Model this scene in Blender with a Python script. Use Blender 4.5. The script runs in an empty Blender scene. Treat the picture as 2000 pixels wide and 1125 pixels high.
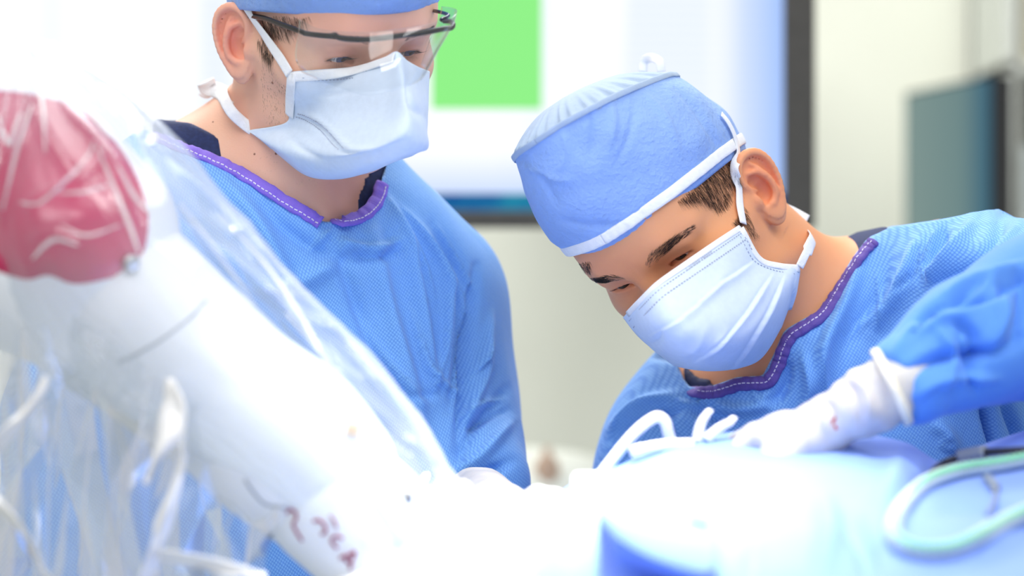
import bpy, bmesh, math, random
import numpy as np
from mathutils import Vector, Matrix
from mathutils.bvhtree import BVHTree

# ------------------------------------------------------------------ scene, camera, world, lights
SC = bpy.context.scene
COL = SC.collection
SC.view_settings.view_transform = 'Standard'
SC.view_settings.look = 'None'
SC.view_settings.gamma = 1.0
SC.view_settings.use_curve_mapping = False
SC.view_settings.exposure = 0.0
SC.cycles.use_denoising = True
SC.cycles.transparent_max_bounces = 24
SC.cycles.max_bounces = 10

CAM_H = 1.42
LENS = 85.0
KPX = (36.0 / LENS) / 2000.0
cd = bpy.data.cameras.new('camera')
cd.lens = LENS
cd.sensor_width = 36.0
cd.clip_start = 0.05
cd.dof.use_dof = True
cd.dof.focus_distance = 1.97
cd.dof.aperture_fstop = 2.5
cam = bpy.data.objects.new('camera', cd)
cam.location = (0, 0, CAM_H)
cam.rotation_euler = (math.pi / 2, 0, 0)
COL.objects.link(cam)
SC.camera = cam

world = bpy.data.worlds.new('room_light')
SC.world = world
world.use_nodes = True
world.node_tree.nodes['Background'].inputs[0].default_value = (0.985, 0.985, 0.98, 1)
world.node_tree.nodes['Background'].inputs[1].default_value = 0.55


def aim(o, target):
    o.rotation_euler = (Vector(target) - o.location).to_track_quat('-Z', 'Y').to_euler()


def area_light(name, loc, target, size, power, color=(1, 1, 1), shape='RECTANGLE', size_y=None):
    l = bpy.data.lights.new(name, 'AREA')
    l.shape = shape
    l.size = size
    if size_y:
        l.size_y = size_y
    l.energy = power
    l.color = color
    o = bpy.data.objects.new(name, l)
    o.location = loc
    COL.objects.link(o)
    aim(o, target)
    return o


# unseen lights at the theatre's ceiling height and the surgical lamp over the table
area_light('unseen_ceiling_light', (-0.7, 1.0, 2.9), (-0.7, 1.05, 0), 1.2, 18, (1, 0.99, 0.97), size_y=1.2)
area_light('unseen_ceiling_light', (0.9, 1.0, 2.9), (0.9, 1.05, 0), 1.2, 18, (1, 0.99, 0.97), size_y=1.2)
area_light('unseen_ceiling_light', (0.0, -0.5, 2.9), (0.0, -0.45, 0), 1.6, 26, (1, 0.99, 0.97), size_y=0.8)  # added nearer the camera for more frontal light, no such fixture seen
area_light('unseen_ceiling_light', (-0.3, 3.2, 2.9), (-0.3, 3.25, 0), 1.8, 54, (1, 0.99, 0.97), size_y=0.7)  # unseen, placed behind the display to even out the wall's brightness
sl = bpy.data.lights.new('surgical_lamp', 'SPOT')
sl.energy = 680
sl.spot_size = math.radians(14.5)
sl.spot_blend = 0.9
sl.shadow_soft_size = 0.16
so = bpy.data.objects.new('surgical_lamp', sl)
so.location = (0.12, 1.30, 2.75)
COL.objects.link(so)
aim(so, (0.035, 1.62, 1.24))


# ------------------------------------------------------------------ helpers
def W(px, py, d):
    return np.array([(px - 1000) * KPX * d, d, CAM_H - (py - 562.5) * KPX * d])


def WW(pts):
    return np.array([W(*p) for p in pts])


def to_px(V):
    V = np.asarray(V)
    return np.stack([1000 + V[..., 0] / V[..., 1] / KPX, 562.5 - (V[..., 2] - CAM_H) / V[..., 1] / KPX], -1)


def put(o, label=None, cat=None, group=None, kind=None):
    if label: o['label'] = label
    if cat: o['category'] = cat
    if group: o['group'] = group
    if kind: o['kind'] = kind
    return o


def empty(name, loc, label=None, cat=None, group=None):
    o = bpy.data.objects.new(name, None)
    o.empty_display_size = 0.05
    o.location = loc
    COL.objects.link(o)
    return put(o, label, cat, group)


def mesh(name, V, F, m, parent=None, smooth=True, mats=None, fmat=None, attr=None):
    """one mesh object; V in world coordinates"""
    me = bpy.data.meshes.new(name)
    V = np.asarray(V, dtype=float)
    if isinstance(F, np.ndarray):
        F = F.tolist()
    me.from_pydata(V.tolist(), [], F)
    for mm in (mats or [m]):
        me.materials.append(mm)
    if fmat is not None:
        me.polygons.foreach_set('material_index', np.asarray(fmat, dtype=np.int32))
    if smooth:
        me.polygons.foreach_set('use_smooth', np.ones(len(me.polygons), dtype=bool))
    if attr:
        for k, v in attr.items():
            a = me.attributes.new(k, 'FLOAT', 'POINT')
            a.data.foreach_set('value', np.asarray(v, dtype=np.float32))
    me.update()
    o = bpy.data.objects.new(name, me)
    COL.objects.link(o)
    if parent is not None:
        o.parent = parent
        if parent.type == 'EMPTY':
            o.matrix_parent_inverse = Matrix.Translation(parent.location).inverted()
    return o


def normals(V, F):
    V = np.asarray(V)
    n = np.zeros_like(V)
    F = np.asarray(F)
    a, b, c = V[F[:, 0]], V[F[:, 1]], V[F[:, 2]]
    fn = np.cross(b - a, c - a)
    if F.shape[1] == 4:
        fn = fn + np.cross(c - a, V[F[:, 3]] - a)
    for i in range(F.shape[1]):
        np.add.at(n, F[:, i], fn)
    return n / (np.linalg.norm(n, axis=1, keepdims=True) + 1e-12)


def bvh(V, F):
    F = np.asarray(F).tolist()
    return BVHTree.FromPolygons([tuple(v) for v in np.asarray(V).tolist()], F)


def ray_px(tree, px, py):
    o = Vector((0, 0, CAM_H))
    d = Vector(((px - 1000) * KPX, 1, -(py - 562.5) * KPX)).normalized()
    loc, nrm, i, dist = tree.ray_cast(o, d)
    if loc is None:
        return None, None
    if nrm.dot(d) > 0:
        nrm = -nrm
    return np.array(loc), np.array(nrm)


def clear_of(V, tree, gap=0.0025, smooth_shape=None, reach=0.06):
    """move cloth points towards the viewer where the body would poke through"""
    o = Vector((0, 0, CAM_H))
    push = np.zeros(len(V))
    for i, v in enumerate(V):
        d = Vector(v) - o
        L = d.length
        d.normalize()
        loc, nrm, _, dist = tree.ray_cast(o, d)
        if loc is not None and dist < L + gap and L - dist < reach:
            push[i] = L + gap - dist
    if smooth_shape:
        p = push.reshape(smooth_shape)
        for _ in range(6):
            q = np.pad(p, 1, mode='edge')
            p = np.maximum(p, (q[:-2, 1:-1] + q[2:, 1:-1] + q[1:-1, :-2] + q[1:-1, 2:]) / 4)
        push = p.ravel()
    dv = V - np.array([0, 0, CAM_H])
    dv /= np.linalg.norm(dv, axis=1, keepdims=True)
    return V - dv * push[:, None]


# ---- noise made of sines (smooth, deterministic)
class SNoise:
    def __init__(s, seed, n=10, lo=0.6, hi=1.6):
        r = np.random.RandomState(seed)
        s.d = r.normal(size=(n, 3))
        s.d /= np.linalg.norm(s.d, axis=1, keepdims=True)
        s.d *= r.uniform(lo, hi, size=(n, 1))
        s.p = r.uniform(0, 6.28, n)

    def __call__(s, P, freq):
        P = np.asarray(P)
        return np.sin(P @ s.d.T * freq + s.p).sum(-1) / math.sqrt(len(s.p) / 2.0) * 0.6


NZ = SNoise(1)
NZ2 = SNoise(2)
NZ3 = SNoise(3)


# ---- signed distance shapes
def smin(a, b, k):
    h = np.maximum(k - np.abs(a - b), 0) / k
    return np.minimum(a, b) - h * h * k * 0.25


def smax(a, b, k):
    return -smin(-a, -b, k)


def s_ell(P, c, r, R=None):
    q = P - np.asarray(c)
    if R is not None:
        q = q @ R
    r = np.asarray(r)
    q = q / r
    k0 = np.sqrt(np.einsum('ij,ij->i', q, q)) + 1e-9
    q = q / r
    k1 = np.sqrt(np.einsum('ij,ij->i', q, q)) + 1e-9
    return k0 * (k0 - 1) / k1


def s_cap(P, a, b, ra, rb=None):
    a = np.asarray(a, float); b = np.asarray(b, float)
    rb = ra if rb is None else rb
    ab = b - a
    t = np.clip(((P - a) @ ab) / (ab @ ab), 0, 1)
    q = P - a - t[:, None] * ab
    return np.sqrt(np.einsum('ij,ij->i', q, q)) - (ra + (rb - ra) * t)


def s_poly(P, pts, rad, k=0.0):
    d = None
    n = len(pts)
    rad = rad if hasattr(rad, '__len__') else [rad] * n
    for i in range(n - 1):
        e = s_cap(P, pts[i], pts[i + 1], rad[i], rad[i + 1])
        d = e if d is None else (smin(d, e, k) if k else np.minimum(d, e))
    return d


def sdf_mesh(fn, lo, hi, h, blk=6, slack=1.2):
    """surface nets on a sparse-evaluated grid"""
    lo = np.asarray(lo, float); hi = np.asarray(hi, float)
    nb = np.ceil((hi - lo) / (h * blk)).astype(int)
    n = nb * blk + 1
    ci = np.stack(np.meshgrid(*[np.arange(k) for k in nb], indexing='ij'), -1).reshape(-1, 3)
    cc = lo + (ci + 0.5) * blk * h
    cdist = fn(cc)
    near = np.abs(cdist) < blk * h * 0.9 * slack
    D = np.repeat(np.repeat(np.repeat(cdist.reshape(nb).astype(np.float32), blk, 0), blk, 1), blk, 2)
    D = np.pad(D, ((0, 1), (0, 1), (0, 1)), mode='edge')
    act = ci[near]
    off = np.stack(np.meshgrid(*[np.arange(blk + 1)] * 3, indexing='ij'), -1).reshape(-1, 3)
    idx = (act[:, None, :] * blk + off[None]).reshape(-1, 3)
    flat = np.unique(np.ravel_multi_index(idx.T, n))
    I = np.stack(np.unravel_index(flat, n), -1)
    vals = np.empty(len(I), np.float32)
    step = 400000
    for s in range(0, len(I), step):
        vals[s:s + step] = fn(lo + I[s:s + step] * h)
    D.reshape(-1)[flat] = vals
    S = D < 0
    c = [S[:-1, :-1, :-1], S[1:, :-1, :-1], S[:-1, 1:, :-1], S[1:, 1:, :-1], S[:-1, :-1, 1:], S[1:, :-1, 1:], S[:-1, 1:, 1:], S[1:, 1:, 1:]]
    anyc = c[0] | c[1] | c[2] | c[3] | c[4] | c[5] | c[6] | c[7]
    allc = c[0] & c[1] & c[2] & c[3] & c[4] & c[5] & c[6] & c[7]
    cells = np.argwhere(anyc & ~allc)
    vid = np.full(anyc.shape, -1, np.int32)
    vid[tuple(cells.T)] = np.arange(len(cells))
    corner = np.array([(x, y, z) for z in (0, 1) for y in (0, 1) for x in (0, 1)])
    vals = np.stack([D[tuple((cells + k).T)] for k in corner], 1).astype(float)
    acc = np.zeros((len(cells), 3)); cnt = np.zeros(len(cells))
    edges = [(0, 1), (2, 3), (4, 5), (6, 7), (0, 2), (1, 3), (4, 6), (5, 7), (0, 4), (1, 5), (2, 6), (3, 7)]
    for a, b in edges:
        va, vb = vals[:, a], vals[:, b]
        m = (va < 0) != (vb < 0)
        t = va[m] / (va[m] - vb[m])
        acc[m] += corner[a] + t[:, None] * (corner[b] - corner[a])
        cnt[m] += 1
    V = lo + (cells + acc / cnt[:, None]) * h
    faces = []
    for ax in range(3):
        u, v = [(1, 2), (2, 0), (0, 1)][ax]
        sl0 = [slice(None)] * 3; sl1 = [slice(None)] * 3
        sl0[ax] = slice(0, -1); sl1[ax] = slice(1, None)
        for q in (u, v):
            sl0[q] = slice(1, -1); sl1[q] = slice(1, -1)
        A, B = S[tuple(sl0)], S[tuple(sl1)]
        for flip, M in ((False, A & ~B), (True, ~A & B)):
            e = np.argwhere(M)
            if len(e) == 0:
                continue
            e[:, u] += 1; e[:, v] += 1
            du = np.zeros(3, int); du[u] = 1
            dv = np.zeros(3, int); dv[v] = 1
            q = np.stack([vid[tuple((e - du - dv).T)], vid[tuple((e - dv).T)], vid[tuple(e.T)], vid[tuple((e - du).T)]], 1)
            faces.append(q[:, ::-1] if flip else q)
    F = np.concatenate(faces)
    return V, F


def relax(V, F, n=1, w=0.5):
    for _ in range(n):
        acc = np.zeros_like(V); c = np.zeros(len(V))
        for i in range(4):
            j = (i + 1) % 4
            np.add.at(acc, F[:, i], V[F[:, j]]); np.add.at(c, F[:, i], 1)
            np.add.at(acc, F[:, j], V[F[:, i]]); np.add.at(c, F[:, j], 1)
        V = V * (1 - w) + w * acc / np.maximum(c, 1)[:, None]
    return V


def seg_dist(Q, pts):
    """2D distance of Q (N,2) to a polyline, and the fraction along it"""
    pts = np.asarray(pts, float)
    best = np.full(len(Q), 1e9); tt = np.zeros(len(Q)); sd = np.zeros(len(Q))
    L = np.linalg.norm(np.diff(pts, axis=0), axis=1); tot = L.sum(); run = 0
    for i in range(len(pts) - 1):
        a, b = pts[i], pts[i + 1]
        ab = b - a
        t = np.clip(((Q - a) @ ab) / (ab @ ab + 1e-12), 0, 1)
        r = Q - a - t[:, None] * ab
        d = np.linalg.norm(r, axis=1)
        m = d < best
        best[m] = d[m]; tt[m] = (run + t[m] * L[i]) / tot
        sd[m] = np.sign(ab[0] * r[m, 1] - ab[1] * r[m, 0])
        run += L[i]
    return best, tt, sd


def fold(V, N, pts, width, amp, facing=True, taper=True, side=0.0, dmax=None):
    """press a ridge (amp>0) or furrow (amp<0) into a cloth surface along a polyline given in picture pixels"""
    pts = spline(np.asarray(pts, float), 6)
    Q = to_px(V)
    lo = pts.min(0) - width * 4; hi = pts.max(0) + width * 4
    m = ((Q > lo) & (Q < hi)).all(1)
    if facing:
        view = V - np.array([0, 0, CAM_H])
        m &= (N * view).sum(1) < 0.02
    if dmax is not None:
        m &= V[:, 1] < dmax
    ix = np.nonzero(m)[0]
    if len(ix) == 0:
        return V
    d, t, sd = seg_dist(Q[ix], pts)
    w = np.exp(-(d / width) ** 2)
    if side:
        w = w + side * sd * (d / width) * np.exp(-(d / (width * 1.6)) ** 2)
    if taper:
        w = w * np.sin(np.clip(t, 0.02, 0.98) * math.pi) ** 0.6
    V[ix] += N[ix] * (w * amp)[:, None]
    return V


def spline(P, n, closed=False):
    """Catmull-Rom through points, n samples per span"""
    P = np.asarray(P, float)
    m = len(P)
    if m < 3 and not closed:
        t = np.linspace(0, 1, n * (m - 1) + 1)[:, None]
        return P[0] * (1 - t) + P[-1] * t
    out = []
    spans = m if closed else m - 1
    for i in range(spans):
        if closed:
            p0, p1, p2, p3 = P[(i - 1) % m], P[i], P[(i + 1) % m], P[(i + 2) % m]
        else:
            p1, p2 = P[i], P[i + 1]
            p0 = P[i - 1] if i > 0 else 2 * p1 - p2
            p3 = P[i + 2] if i + 2 < m else 2 * p2 - p1
        t = (np.arange(n) / n)[:, None]
        out.append(0.5 * ((2 * p1) + (-p0 + p2) * t + (2 * p0 - 5 * p1 + 4 * p2 - p3) * t ** 2 + (-p0 + 3 * p1 - 3 * p2 + p3) * t ** 3))
    out = np.concatenate(out)
    if not closed:
        out = np.vstack([out, P[-1:]])
    return out


def patch(ctrl, nu=8, nv=8):
    """smooth sheet through a table of points ctrl[row][col] -> (rows, cols, 3)"""
    C = np.asarray(ctrl, float)
    R = np.stack([spline(C[:, j], nv) for j in range(C.shape[1])], 1)
    return np.stack([spline(R[i], nu) for i in range(R.shape[0])], 0)


def grid_faces(r, c, wrap=False):
    a = np.arange(r * c).reshape(r, c)
    if wrap:
        b = np.concatenate([a, a[:, :1]], 1)
    else:
        b = a
    return np.stack([b[:-1, :-1].ravel(), b[:-1, 1:].ravel(), b[1:, 1:].ravel(), b[1:, :-1].ravel()], 1)


def thick(V, F, t, rows=None, cols=None):
    """give an open sheet thickness t (against its normals) and close its rim"""
    N = normals(V, F)
    n = len(V)
    V2 = np.vstack([V, V - N * t])
    F = np.asarray(F)
    e = {}
    for f in F.tolist():
        for i in range(len(f)):
            a, b = f[i], f[(i + 1) % len(f)]
            if (b, a) in e:
                del e[(b, a)]
            else:
                e[(a, b)] = 1
    rim = [[b, a, a + n, b + n] for (a, b) in e]
    return V2, np.vstack([F, F[:, ::-1] + n, np.array(rim, int).reshape(-1, 4)])


def frame_along(P, up=None):
    T = np.gradient(P, axis=0)
    T /= np.linalg.norm(T, axis=1, keepdims=True) + 1e-12
    u = np.array([0, 0, 1.0]) if up is None else np.asarray(up, float)
    Ns = []
    n = u - T[0] * (u @ T[0])
    if np.linalg.norm(n) < 1e-6:
        n = np.array([1.0, 0, 0])
    for i in range(len(P)):
        n = n - T[i] * (n @ T[i])
        n /= np.linalg.norm(n) + 1e-12
        Ns.append(n.copy())
    Ns = np.array(Ns)
    return T, Ns, np.cross(T, Ns)


def tube(P, r, seg=10, up=None, flat=1.0, caps=True):
    """tube along points, radius scalar or per point, flat = squash along the side direction"""
    P = np.asarray(P, float)
    n = len(P)
    r = np.broadcast_to(np.asarray(r, float), (n,))
    T, A, B = frame_along(P, up)
    a = np.arange(seg) / seg * 2 * math.pi
    V = P[:, None] + (A[:, None] * np.cos(a)[None, :, None] * flat + B[:, None] * np.sin(a)[None, :, None]) * r[:, None, None]
    V = V.reshape(-1, 3)
    F = grid_faces(n, seg, True).tolist()
    if caps:
        F.append(list(range(seg))[::-1]); F.append(list(range((n - 1) * seg, n * seg)))
    return V, F


def ribbon(P, Nn, w, t):
    """flat strap: centre line P, surface normals Nn, width w (scalar or array), thickness t; rounded rectangle section"""
    P = np.asarray(P, float)
    T = np.gradient(P, axis=0)
    T /= np.linalg.norm(T, axis=1, keepdims=True) + 1e-12
    Nn = Nn - T * (Nn * T).sum(1, keepdims=True)
    Nn /= np.linalg.norm(Nn, axis=1, keepdims=True) + 1e-12
    S = np.cross(T, Nn)
    w = np.broadcast_to(np.asarray(w, float), (len(P),))[:, None]
    sec = [(-1, -.3), (-.9, .5), (-.5, .8), (0, 1), (.5, .8), (.9, .5), (1, -.3), (.9, -.8), (0, -1), (-.9, -.8)]
    V = np.stack([P + S * (a * w / 2) + Nn * (b * t / 2) for a, b in sec], 1)
    n, c = V.shape[:2]
    F = grid_faces(n, c, True).tolist()
    F.append(list(range(c))[::-1]); F.append(list(range((n - 1) * c, n * c)))
    return V.reshape(-1, 3), F


def join(parts):
    Vs, Fs, o = [], [], 0
    for V, F in parts:
        Vs.append(np.asarray(V)); Fs += [[i + o for i in f] for f in (F.tolist() if isinstance(F, np.ndarray) else F)]
        o += len(V)
    return np.vstack(Vs), Fs


def rbox(c, s, r=0.01, R=None, seg=3):
    """rounded box"""
    bm = bmesh.new()
    bmesh.ops.create_cube(bm, size=1)
    for v in bm.verts:
        v.co = Vector((v.co.x * s[0], v.co.y * s[1], v.co.z * s[2]))
    bmesh.ops.bevel(bm, geom=bm.edges[:], offset=r, segments=seg, affect='EDGES', profile=0.5)
    bm.verts.ensure_lookup_table()
    V = np.array([v.co[:] for v in bm.verts])
    for i, v in enumerate(bm.verts): v.index = i
    F = [[v.index for v in f.verts] for f in bm.faces]
    bm.free()
    if R is not None:
        V = V @ np.asarray(R).T
    return V + np.asarray(c), F


def RX(a): c, s = math.cos(a), math.sin(a); return np.array([[1, 0, 0], [0, c, -s], [0, s, c]])
def RY(a): c, s = math.cos(a), math.sin(a); return np.array([[c, 0, s], [0, 1, 0], [-s, 0, c]])
def RZ(a): c, s = math.cos(a), math.sin(a); return np.array([[c, -s, 0], [s, c, 0], [0, 0, 1]])


# ------------------------------------------------------------------ materials
def lin(c):
    return tuple(((x / 255.0) / 12.92 if x / 255.0 <= 0.04045 else ((x / 255.0 + 0.055) / 1.055) ** 2.4) for x in c)


class NT:
    def __init__(s, name):
        s.m = bpy.data.materials.new(name)
        s.m.use_nodes = True
        s.t = s.m.node_tree
        s.b = s.t.nodes['Principled BSDF']
        s.out = s.t.nodes['Material Output']

    def n(s, typ, **kw):
        x = s.t.nodes.new(typ)
        for k, v in kw.items():
            if k in ('inputs',):
                for a, b in v.items():
                    x.inputs[a].default_value = b
            else:
                setattr(x, k, v)
        return x

    def l(s, a, b):
        s.t.links.new(a, b)

    def coord(s, scale=1.0):
        tc = s.n('ShaderNodeTexCoord')
        mp = s.n('ShaderNodeMapping')
        s.l(tc.outputs['Object'], mp.inputs[0])
        mp.inputs['Scale'].default_value = (scale,) * 3 if not hasattr(scale, '__len__') else scale
        return mp.outputs[0]

    def noise(s, scale, detail=2.0, rough=0.5, co=None):
        t = s.n('ShaderNodeTexNoise', inputs={'Scale': scale, 'Detail': detail, 'Roughness': rough})
        s.l(co or s.coord(), t.inputs['Vector'])
        return t.outputs['Fac']

    def ramp(s, fac, stops):
        r = s.n('ShaderNodeValToRGB')
        e = r.color_ramp.elements
        while len(e) < len(stops): e.new(0.5)
        for i, (p, c) in enumerate(stops):
            e[i].position = p
            e[i].color = tuple(c) + (1,) if len(c) == 3 else c
        s.l(fac, r.inputs[0])
        return r.outputs[0]

    def mix(s, fac, a, b, mode='MIX'):
        x = s.n('ShaderNodeMix', data_type='RGBA', blend_type=mode)
        for sock, v in ((x.inputs['Factor'], fac), (x.inputs['A'], a), (x.inputs['B'], b)):
            if hasattr(v, 'is_linked'): s.l(v, sock)
            elif hasattr(v, '__len__'): sock.default_value = tuple(v) + (1,) if len(v) == 3 else v
            else: sock.default_value = v
        return x.outputs['Result']

    def math(s, op, a, b=0.0):
        x = s.n('ShaderNodeMath', operation=op)
        for i, v in enumerate((a, b)):
            if hasattr(v, 'is_linked'): s.l(v, x.inputs[i])
            else: x.inputs[i].default_value = v
        return x.outputs[0]

    def bump(s, h, strength=0.3, dist=0.001):
        b = s.n('ShaderNodeBump', inputs={'Strength': strength, 'Distance': dist})
        s.l(h, b.inputs['Height'])
        s.l(b.outputs[0], s.b.inputs['Normal'])
        return b

    def set(s, **kw):
        names = {'col': 'Base Color', 'rough': 'Roughness', 'metal': 'Metallic', 'spec': 'Specular IOR Level', 'sss': 'Subsurface Weight',
                 'sheen': 'Sheen Weight', 'trans': 'Transmission Weight', 'alpha': 'Alpha', 'coat': 'Coat Weight', 'ior': 'IOR'}
        for k, v in kw.items():
            i = s.b.inputs[names[k]]
            if hasattr(v, 'is_linked'): s.l(v, i)
            elif k == 'col': i.default_value = tuple(v) + (1,) if len(v) == 3 else v
            else: i.default_value = v
        return s


def simple(name, col, rough=0.5, var=0.06, scale=60, **kw):
    """plain paint/plastic/cloth with faint noise variation"""
    t = NT(name)
    f = t.noise(scale, 3)
    c2 = tuple(max(0, x * (1 - var * 2)) for x in col)
    c3 = tuple(min(1, x * (1 + var)) for x in col)
    t.set(col=t.ramp(f, [(0.3, c2), (0.7, c3)]), rough=rough, **kw)
    return t.m


def gown_cloth(name, base, dots=True):
    t = NT(name)
    co = t.coord()
    big = t.noise(9, 3, 0.5, co)
    col = t.mix(big, tuple(x * 0.86 for x in base), tuple(min(1, x * 1.12) for x in base))
    sx = t.n('ShaderNodeSeparateXYZ'); t.l(co, sx.inputs[0])
    cb = t.n('ShaderNodeCombineXYZ')
    t.l(t.math('ADD', sx.outputs['X'], t.math('MULTIPLY', sx.outputs['Y'], 0.35)), cb.inputs[0]); t.l(t.math('SUBTRACT', sx.outputs['Z'], t.math('MULTIPLY', sx.outputs['Y'], 0.2)), cb.inputs[1])
    mp = t.n('ShaderNodeMapping'); t.l(cb.outputs[0], mp.inputs[0])
    mp.inputs['Rotation'].default_value = (0, 0, 0.62); mp.inputs['Scale'].default_value = (1.0, 0.86, 1.0)
    vor = t.n('ShaderNodeTexVoronoi', inputs={'Scale': 470.0, 'Randomness': 0.10})
    vor.voronoi_dimensions = '2D'
    t.l(mp.outputs[0], vor.inputs['Vector'])
    d = t.ramp(vor.outputs['Distance'], [(0.25, (1, 1, 1)), (0.5, (0, 0, 0))])
    if dots:
        col = t.mix(t.math('MULTIPLY', d, 0.55), col, tuple(min(1, x * 1.6 + 0.10) for x in base))
    t.set(col=col, rough=0.72, sheen=0.15, spec=0.25)
    cr = t.noise(70, 5, 0.6, co)
    h = t.math('ADD', t.math('MULTIPLY', d, 0.15), t.math('MULTIPLY', cr, 1.4))
    t.bump(h, 0.35, 0.0016)
    return t.m


def paper_cloth(name, base, scale=160, strength=0.45, stretch=(1, 1, 1), trans=0.0):
    """crinkled non-woven paper cloth of caps and masks"""
    t = NT(name)
    co = t.coord(stretch)
    a = t.noise(scale, 4, 0.65, co)
    b = t.noise(scale * 0.25, 3, 0.5, co)
    col = t.mix(b, tuple(x * 0.93 for x in base), tuple(min(1, x * 1.06) for x in base))
    t.set(col=col, rough=0.75, spec=0.25, sheen=0.1)
    t.bump(t.math('ADD', a, t.math('MULTIPLY', b, 1.5)), strength, 0.0014)
    if trans:
        tr = t.n('ShaderNodeBsdfTranslucent'); t.l(col, tr.inputs[0])
        ms = t.n('ShaderNodeMixShader', inputs={0: trans})
        t.l(t.b.outputs[0], ms.inputs[1]); t.l(tr.outputs[0], ms.inputs[2]); t.l(ms.outputs[0], t.out.inputs[0])
    return t.m


def skin_mat(name, base, red, stub=None):
    t = NT(name)
    co = t.coord()
    a = t.noise(45, 4, 0.6, co)
    at = t.n('ShaderNodeAttribute', attribute_name='flush')
    c = t.mix(t.math('MULTIPLY', a, 0.5), base, tuple(x * y for x, y in zip(base, (0.97, 0.86, 0.82))))
    c = t.mix(at.outputs['Fac'], c, red)
    if stub:
        st = t.n('ShaderNodeAttribute', attribute_name='stubble')
        v = t.n('ShaderNodeTexVoronoi', inputs={'Scale': 520.0, 'Randomness': 1.0})
        t.l(co, v.inputs['Vector'])
        dots = t.ramp(v.outputs['Distance'], [(0.16, (1, 1, 1)), (0.34, (0, 0, 0))])
        clump = t.ramp(t.noise(150, 3, 0.6, co), [(0.45, (0, 0, 0)), (0.62, (1, 1, 1))])
        f = t.math('MULTIPLY', t.math('MULTIPLY', dots, clump), t.math('MULTIPLY', st.outputs['Fac'], 0.4))
        c = t.mix(f, c, stub)
    t.set(col=c, rough=0.5, sss=0.18, spec=0.35)
    t.b.inputs['Subsurface Radius'].default_value = (1.0, 0.35, 0.2)
    t.b.inputs['Subsurface Scale'].default_value = 0.006
    p = t.noise(900, 2, 0.5, co)
    t.bump(t.math('ADD', p, t.math('MULTIPLY', a, 1.0)), 0.22, 0.0007)
    return t.m


def film_mat(name, haze=0.18, gloss=0.25, tint=(0.9, 0.95, 1.0), rim=0.25, back=0.5):
    """thin clear plastic sheet: mostly see-through, glossy, slightly milky"""
    t = NT(name)
    co = t.coord()
    tr = t.n('ShaderNodeBsdfTransparent'); tr.inputs[0].default_value = (0.97, 0.985, 1, 1)
    gl = t.n('ShaderNodeBsdfGlossy', inputs={'Roughness': 0.10}); gl.inputs[0].default_value = (1, 1, 1, 1)
    df = t.n('ShaderNodeBsdfTranslucent'); df.inputs[0].default_value = tint + (1,)
    d2 = t.n('ShaderNodeBsdfDiffuse'); d2.inputs[0].default_value = tint + (1,)
    dm = t.n('ShaderNodeMixShader', inputs={0: 1 - back}); t.l(df.outputs[0], dm.inputs[1]); t.l(d2.outputs[0], dm.inputs[2])
    nz = t.noise(7, 2, 0.5, co)
    hz = t.math('MULTIPLY', t.math('POWER', nz, 2.0), haze * 4)
    lw = t.n('ShaderNodeLayerWeight', inputs={0: 0.35})
    hz = t.math('ADD', hz, t.math('MULTIPLY', lw.outputs['Facing'], rim))
    m1 = t.n('ShaderNodeMixShader'); t.l(hz, m1.inputs[0]); t.l(tr.outputs[0], m1.inputs[1]); t.l(dm.outputs[0], m1.inputs[2])
    g = t.math('ADD', t.math('MULTIPLY', lw.outputs['Fresnel'], gloss * 2), gloss * 0.25)
    m2 = t.n('ShaderNodeMixShader'); t.l(g, m2.inputs[0]); t.l(m1.outputs[0], m2.inputs[1]); t.l(gl.outputs[0], m2.inputs[2])
    t.l(m2.outputs[0], t.out.inputs[0])
    b = t.n('ShaderNodeBump', inputs={'Strength': 0.35, 'Distance': 0.004})
    t.l(t.noise(16, 2, 0.5, co), b.inputs['Height'])
    for x in (gl, d2): t.l(b.outputs[0], x.inputs['Normal'])
    return t.m

# ================================================================== the room
M_wall = simple('wall_cream_paint', lin((243, 245, 230)), 0.7, 0.02, 3)
M_floor = simple('floor_grey_vinyl', lin((178, 186, 186)), 0.45, 0.05, 5)


def slab(name, lo, hi, m, r=0.0, **kw):
    lo, hi = np.array(lo, float), np.array(hi, float)
    V, F = rbox((lo + hi) / 2, hi - lo, r or 0.002)
    o = mesh(name, V, F, m, None, smooth=False)
    return put(o, **kw)


slab('wall_back', (-3.2, 4.60, 0.0), (3.2, 4.72, 3.0), M_wall, kind='structure')
slab('floor', (-3.2, -0.6, -0.1), (3.2, 4.72, 0.0), M_floor, kind='structure')


def screen_mat(name, col, strength, var=0.0, edge=None):
    t = NT(name)
    em = t.n('ShaderNodeEmission', inputs={'Strength': strength})
    if edge:
        c = edge(t)
        t.l(c, em.inputs[0])
    else:
        em.inputs[0].default_value = tuple(col) + (1,)
    t.l(em.outputs[0], t.out.inputs[0])
    return t.m


DS = 3.05
X0, X1 = W(-420, 0, DS)[0], W(1530, 0, DS)[0]
Z1, Z0 = W(0, -420, DS)[2], W(0, 412, DS)[2]
disp = empty('wall_display', ((X0 + X1) / 2, DS + 0.06, Z0 - 0.03), 'huge bright wall display with a green window behind the goggled person', 'screen')
M_bezel = simple('display_bezel_dark_grey', lin((74, 72, 68)), 0.55)


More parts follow.
